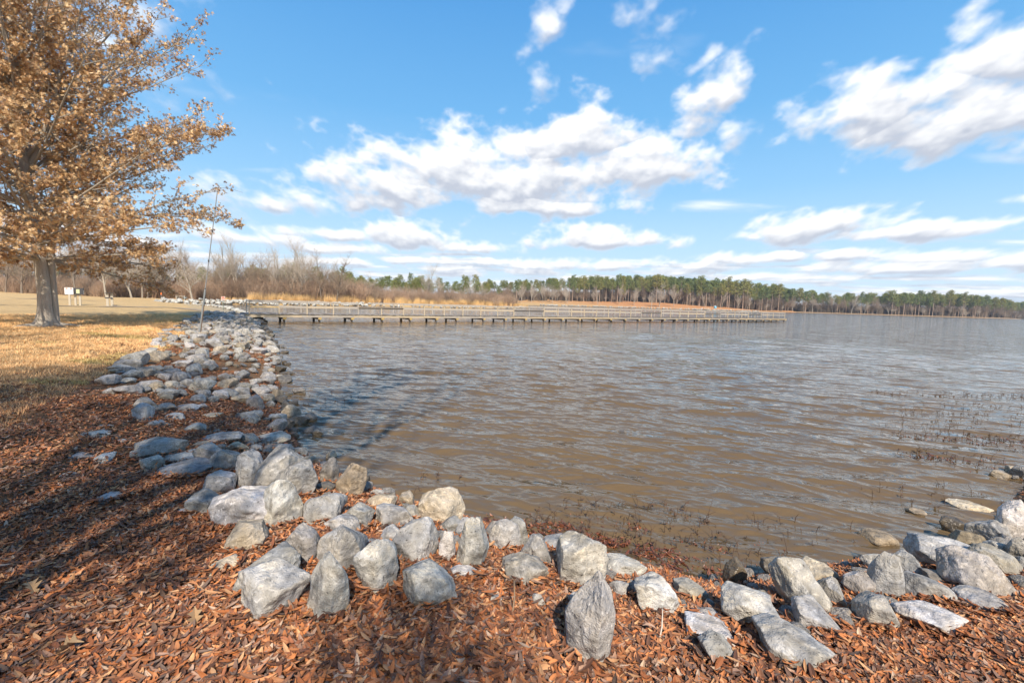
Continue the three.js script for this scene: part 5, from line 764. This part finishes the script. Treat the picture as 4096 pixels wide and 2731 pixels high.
{ // path from the notice box to the pier
  const pts = [[-46, -38.5], [-39.6, -41.2], [-36.5, -44.2], [-33, -44.6], [-28.5, -41.8], [-25, -39.6], [-21.8, -37.2]], cur = new THREE.CatmullRomCurve3(pts.map(q => V(q[0], 0, q[1]))), g = new THREE.BufferGeometry(), P = [], I = [], U = [], n = 60;
  for (let k = 0; k <= n; k++) { const q = cur.getPoint(k / n), t = cur.getTangent(k / n); for (const s of [-.75, .75]) { const x = q.x - t.z * s, z = q.z + t.x * s; P.push(x, groundAt(x, z) + .035, z); U.push(s, k * .5); } if (k < n) I.push(2 * k, 2 * k + 1, 2 * k + 2, 2 * k + 1, 2 * k + 3, 2 * k + 2); }
  g.setAttribute('position', new THREE.Float32BufferAttribute(P, 3)); g.setAttribute('uv', new THREE.Float32BufferAttribute(U, 2)); g.setIndex(I); g.computeVertexNormals(); const m = new THREE.Mesh(g, new THREE.MeshStandardMaterial({ color: new THREE.Color().setRGB(.56, .41, .25), map: fibreMap, roughness: .95, side: THREE.DoubleSide })); m.name = 'footpath'; m.userData.kind = 'structure'; m.userData.label = 'narrow tan path leading over the lawn to the pier'; scene.add(m);
}
{ // single big oak leaves and a few sticks that stand out on the litter
  const r = rng(31), og = new Geo(), prof = [[0, .006], [.14, .034], [.26, .014], [.42, .062], [.52, .02], [.7, .056], [.78, .018], [1, .003]], P = (t, s) => [(t - .5) * .105, Math.sin(t * 3) * .022 + Math.abs(s) * .6, s * .6];
  for (let k = 0; k < 7; k++) { const [t0, w0] = prof[k], [t1, w1] = prof[k + 1]; for (const q of [1, -1]) { og.tri(P(t0, 0), P(t0, q * w0), P(t1, q * w1)); og.tri(P(t0, 0), P(t1, q * w1), P(t1, 0)); } }
  const lg = og.build(), lm = flat(.42, .27, .14, .8, { side: THREE.DoubleSide });
  for (const [px, py, turn, tilt, lab] of [[285, 2635, .4, .35, 'pale lobed oak leaf on the litter at the bottom left'], [470, 1985, 1.2, 1.2, 'pale oak leaf standing upright just above the lone blue grey rock'], [780, 2505, 2.2, .9, 'curled pale oak leaf on the litter left of the frontmost boulder'], [125, 2390, 2.7, .5, 'narrow yellowish leaf lying near the left frame edge']]) { const b = at(px, py), o = solo('oak_leaf', lg, lm, lab, 'leaf', b[0], b[1] + .05, b[2]); o.rotation.set(0, turn, tilt); }
  for (const [px, py, L, turn, m, lab] of [[2630, 2590, .26, 1.2, flat(.6, .52, .42), 'short whitish stick on the leaves below the long white stones'], [2045, 2480, .3, 1.5, flat(.3, .2, .12), 'thin brown straw sticking up from the leaves left of the tall narrow rock'], [1500, 2325, .22, 1.3, flat(.22, .12, .07), 'dark leaf stalk leaning on the large round rock']]) { const b = at(px, py), g = new Geo(), e = V(Math.cos(turn) * L * .5, L * .6, -Math.sin(turn) * L * .35); g.tube([V(0, -.02, 0), e.clone().multiplyScalar(.5).add(V(.01, .01, 0)), e], [.006, .005, .003], 5, null, true); solo('stick', g.build(), m, lab, 'stick', b[0], b[1], b[2]); }
}
{ // dead stems standing in the shallows
  const r = rng(555), mk = (list, label) => { const g = new Geo(); for (const [cx, cz, rx, rz, n, tall] of list) for (let k = 0; k < n; k++) { const a = r() * 6.28, q = Math.sqrt(r()), x = cx + Math.cos(a) * q * rx, z = cz + Math.sin(a) * q * rz; if (lakeDist(x, z) > .1) continue; const h = (.04 + r() * r() * .2) * tall, t = r() * 6.28, l = h * (.3 + r()), b = V(x, -.08, z), m = V(x + Math.cos(t) * l * .3, h * .7, z + Math.sin(t) * l * .3), e = V(x + Math.cos(t) * l, h * (.75 + r() * .5), z + Math.sin(t) * l), w = .0026 + Math.hypot(x, z) * .0001; g.tube([b, m, e], [w, w, w * .6], 3); for (let j = 0; j < 3; j++) { const o = b.clone().lerp(m, .4 + r() * .6), u = r() * 6.28, s = .015 + r() * .03; g.tri([o.x, Math.max(.004, o.y), o.z], [o.x + Math.cos(u) * s, Math.max(.006, o.y) + s * .5, o.z + Math.sin(u) * s], [o.x + Math.cos(u + .6) * s, Math.max(.004, o.y) + s * .2, o.z + Math.sin(u + .6) * s]); } }
    stuff(new THREE.Mesh(g.build(), flat(.105, .06, .036, .9, { side: THREE.DoubleSide })), label[0], label[1]); };
  mk([[1.25, -4.75, 1.1, .6, 190, 1], [2.2, -4.15, .5, .25, 30, .9], [-1, -5.6, .5, .4, 26, 1], [3.2, -4.7, .9, .3, 30, .9]], ['shore_weeds', 'dark dead stems standing in the shallows over the sunken leaves']);
  mk([[10.5, -10.4, 1.8, .6, 90, .75], [9, -8.9, 1.5, .8, 140, .75], [14, -13.4, 3.4, .5, 150, .7], [12.5, -11.6, 2, .6, 60, .7], [7.3, -7.3, .8, .5, 60, .8], [-4.2, -10.4, .8, 1, 25, .9], [5.6, -5.8, .9, .4, 40, .8]], ['water_weeds', 'brown dead water weeds standing off the right shore']);
}
renderer.render(scene, camera);
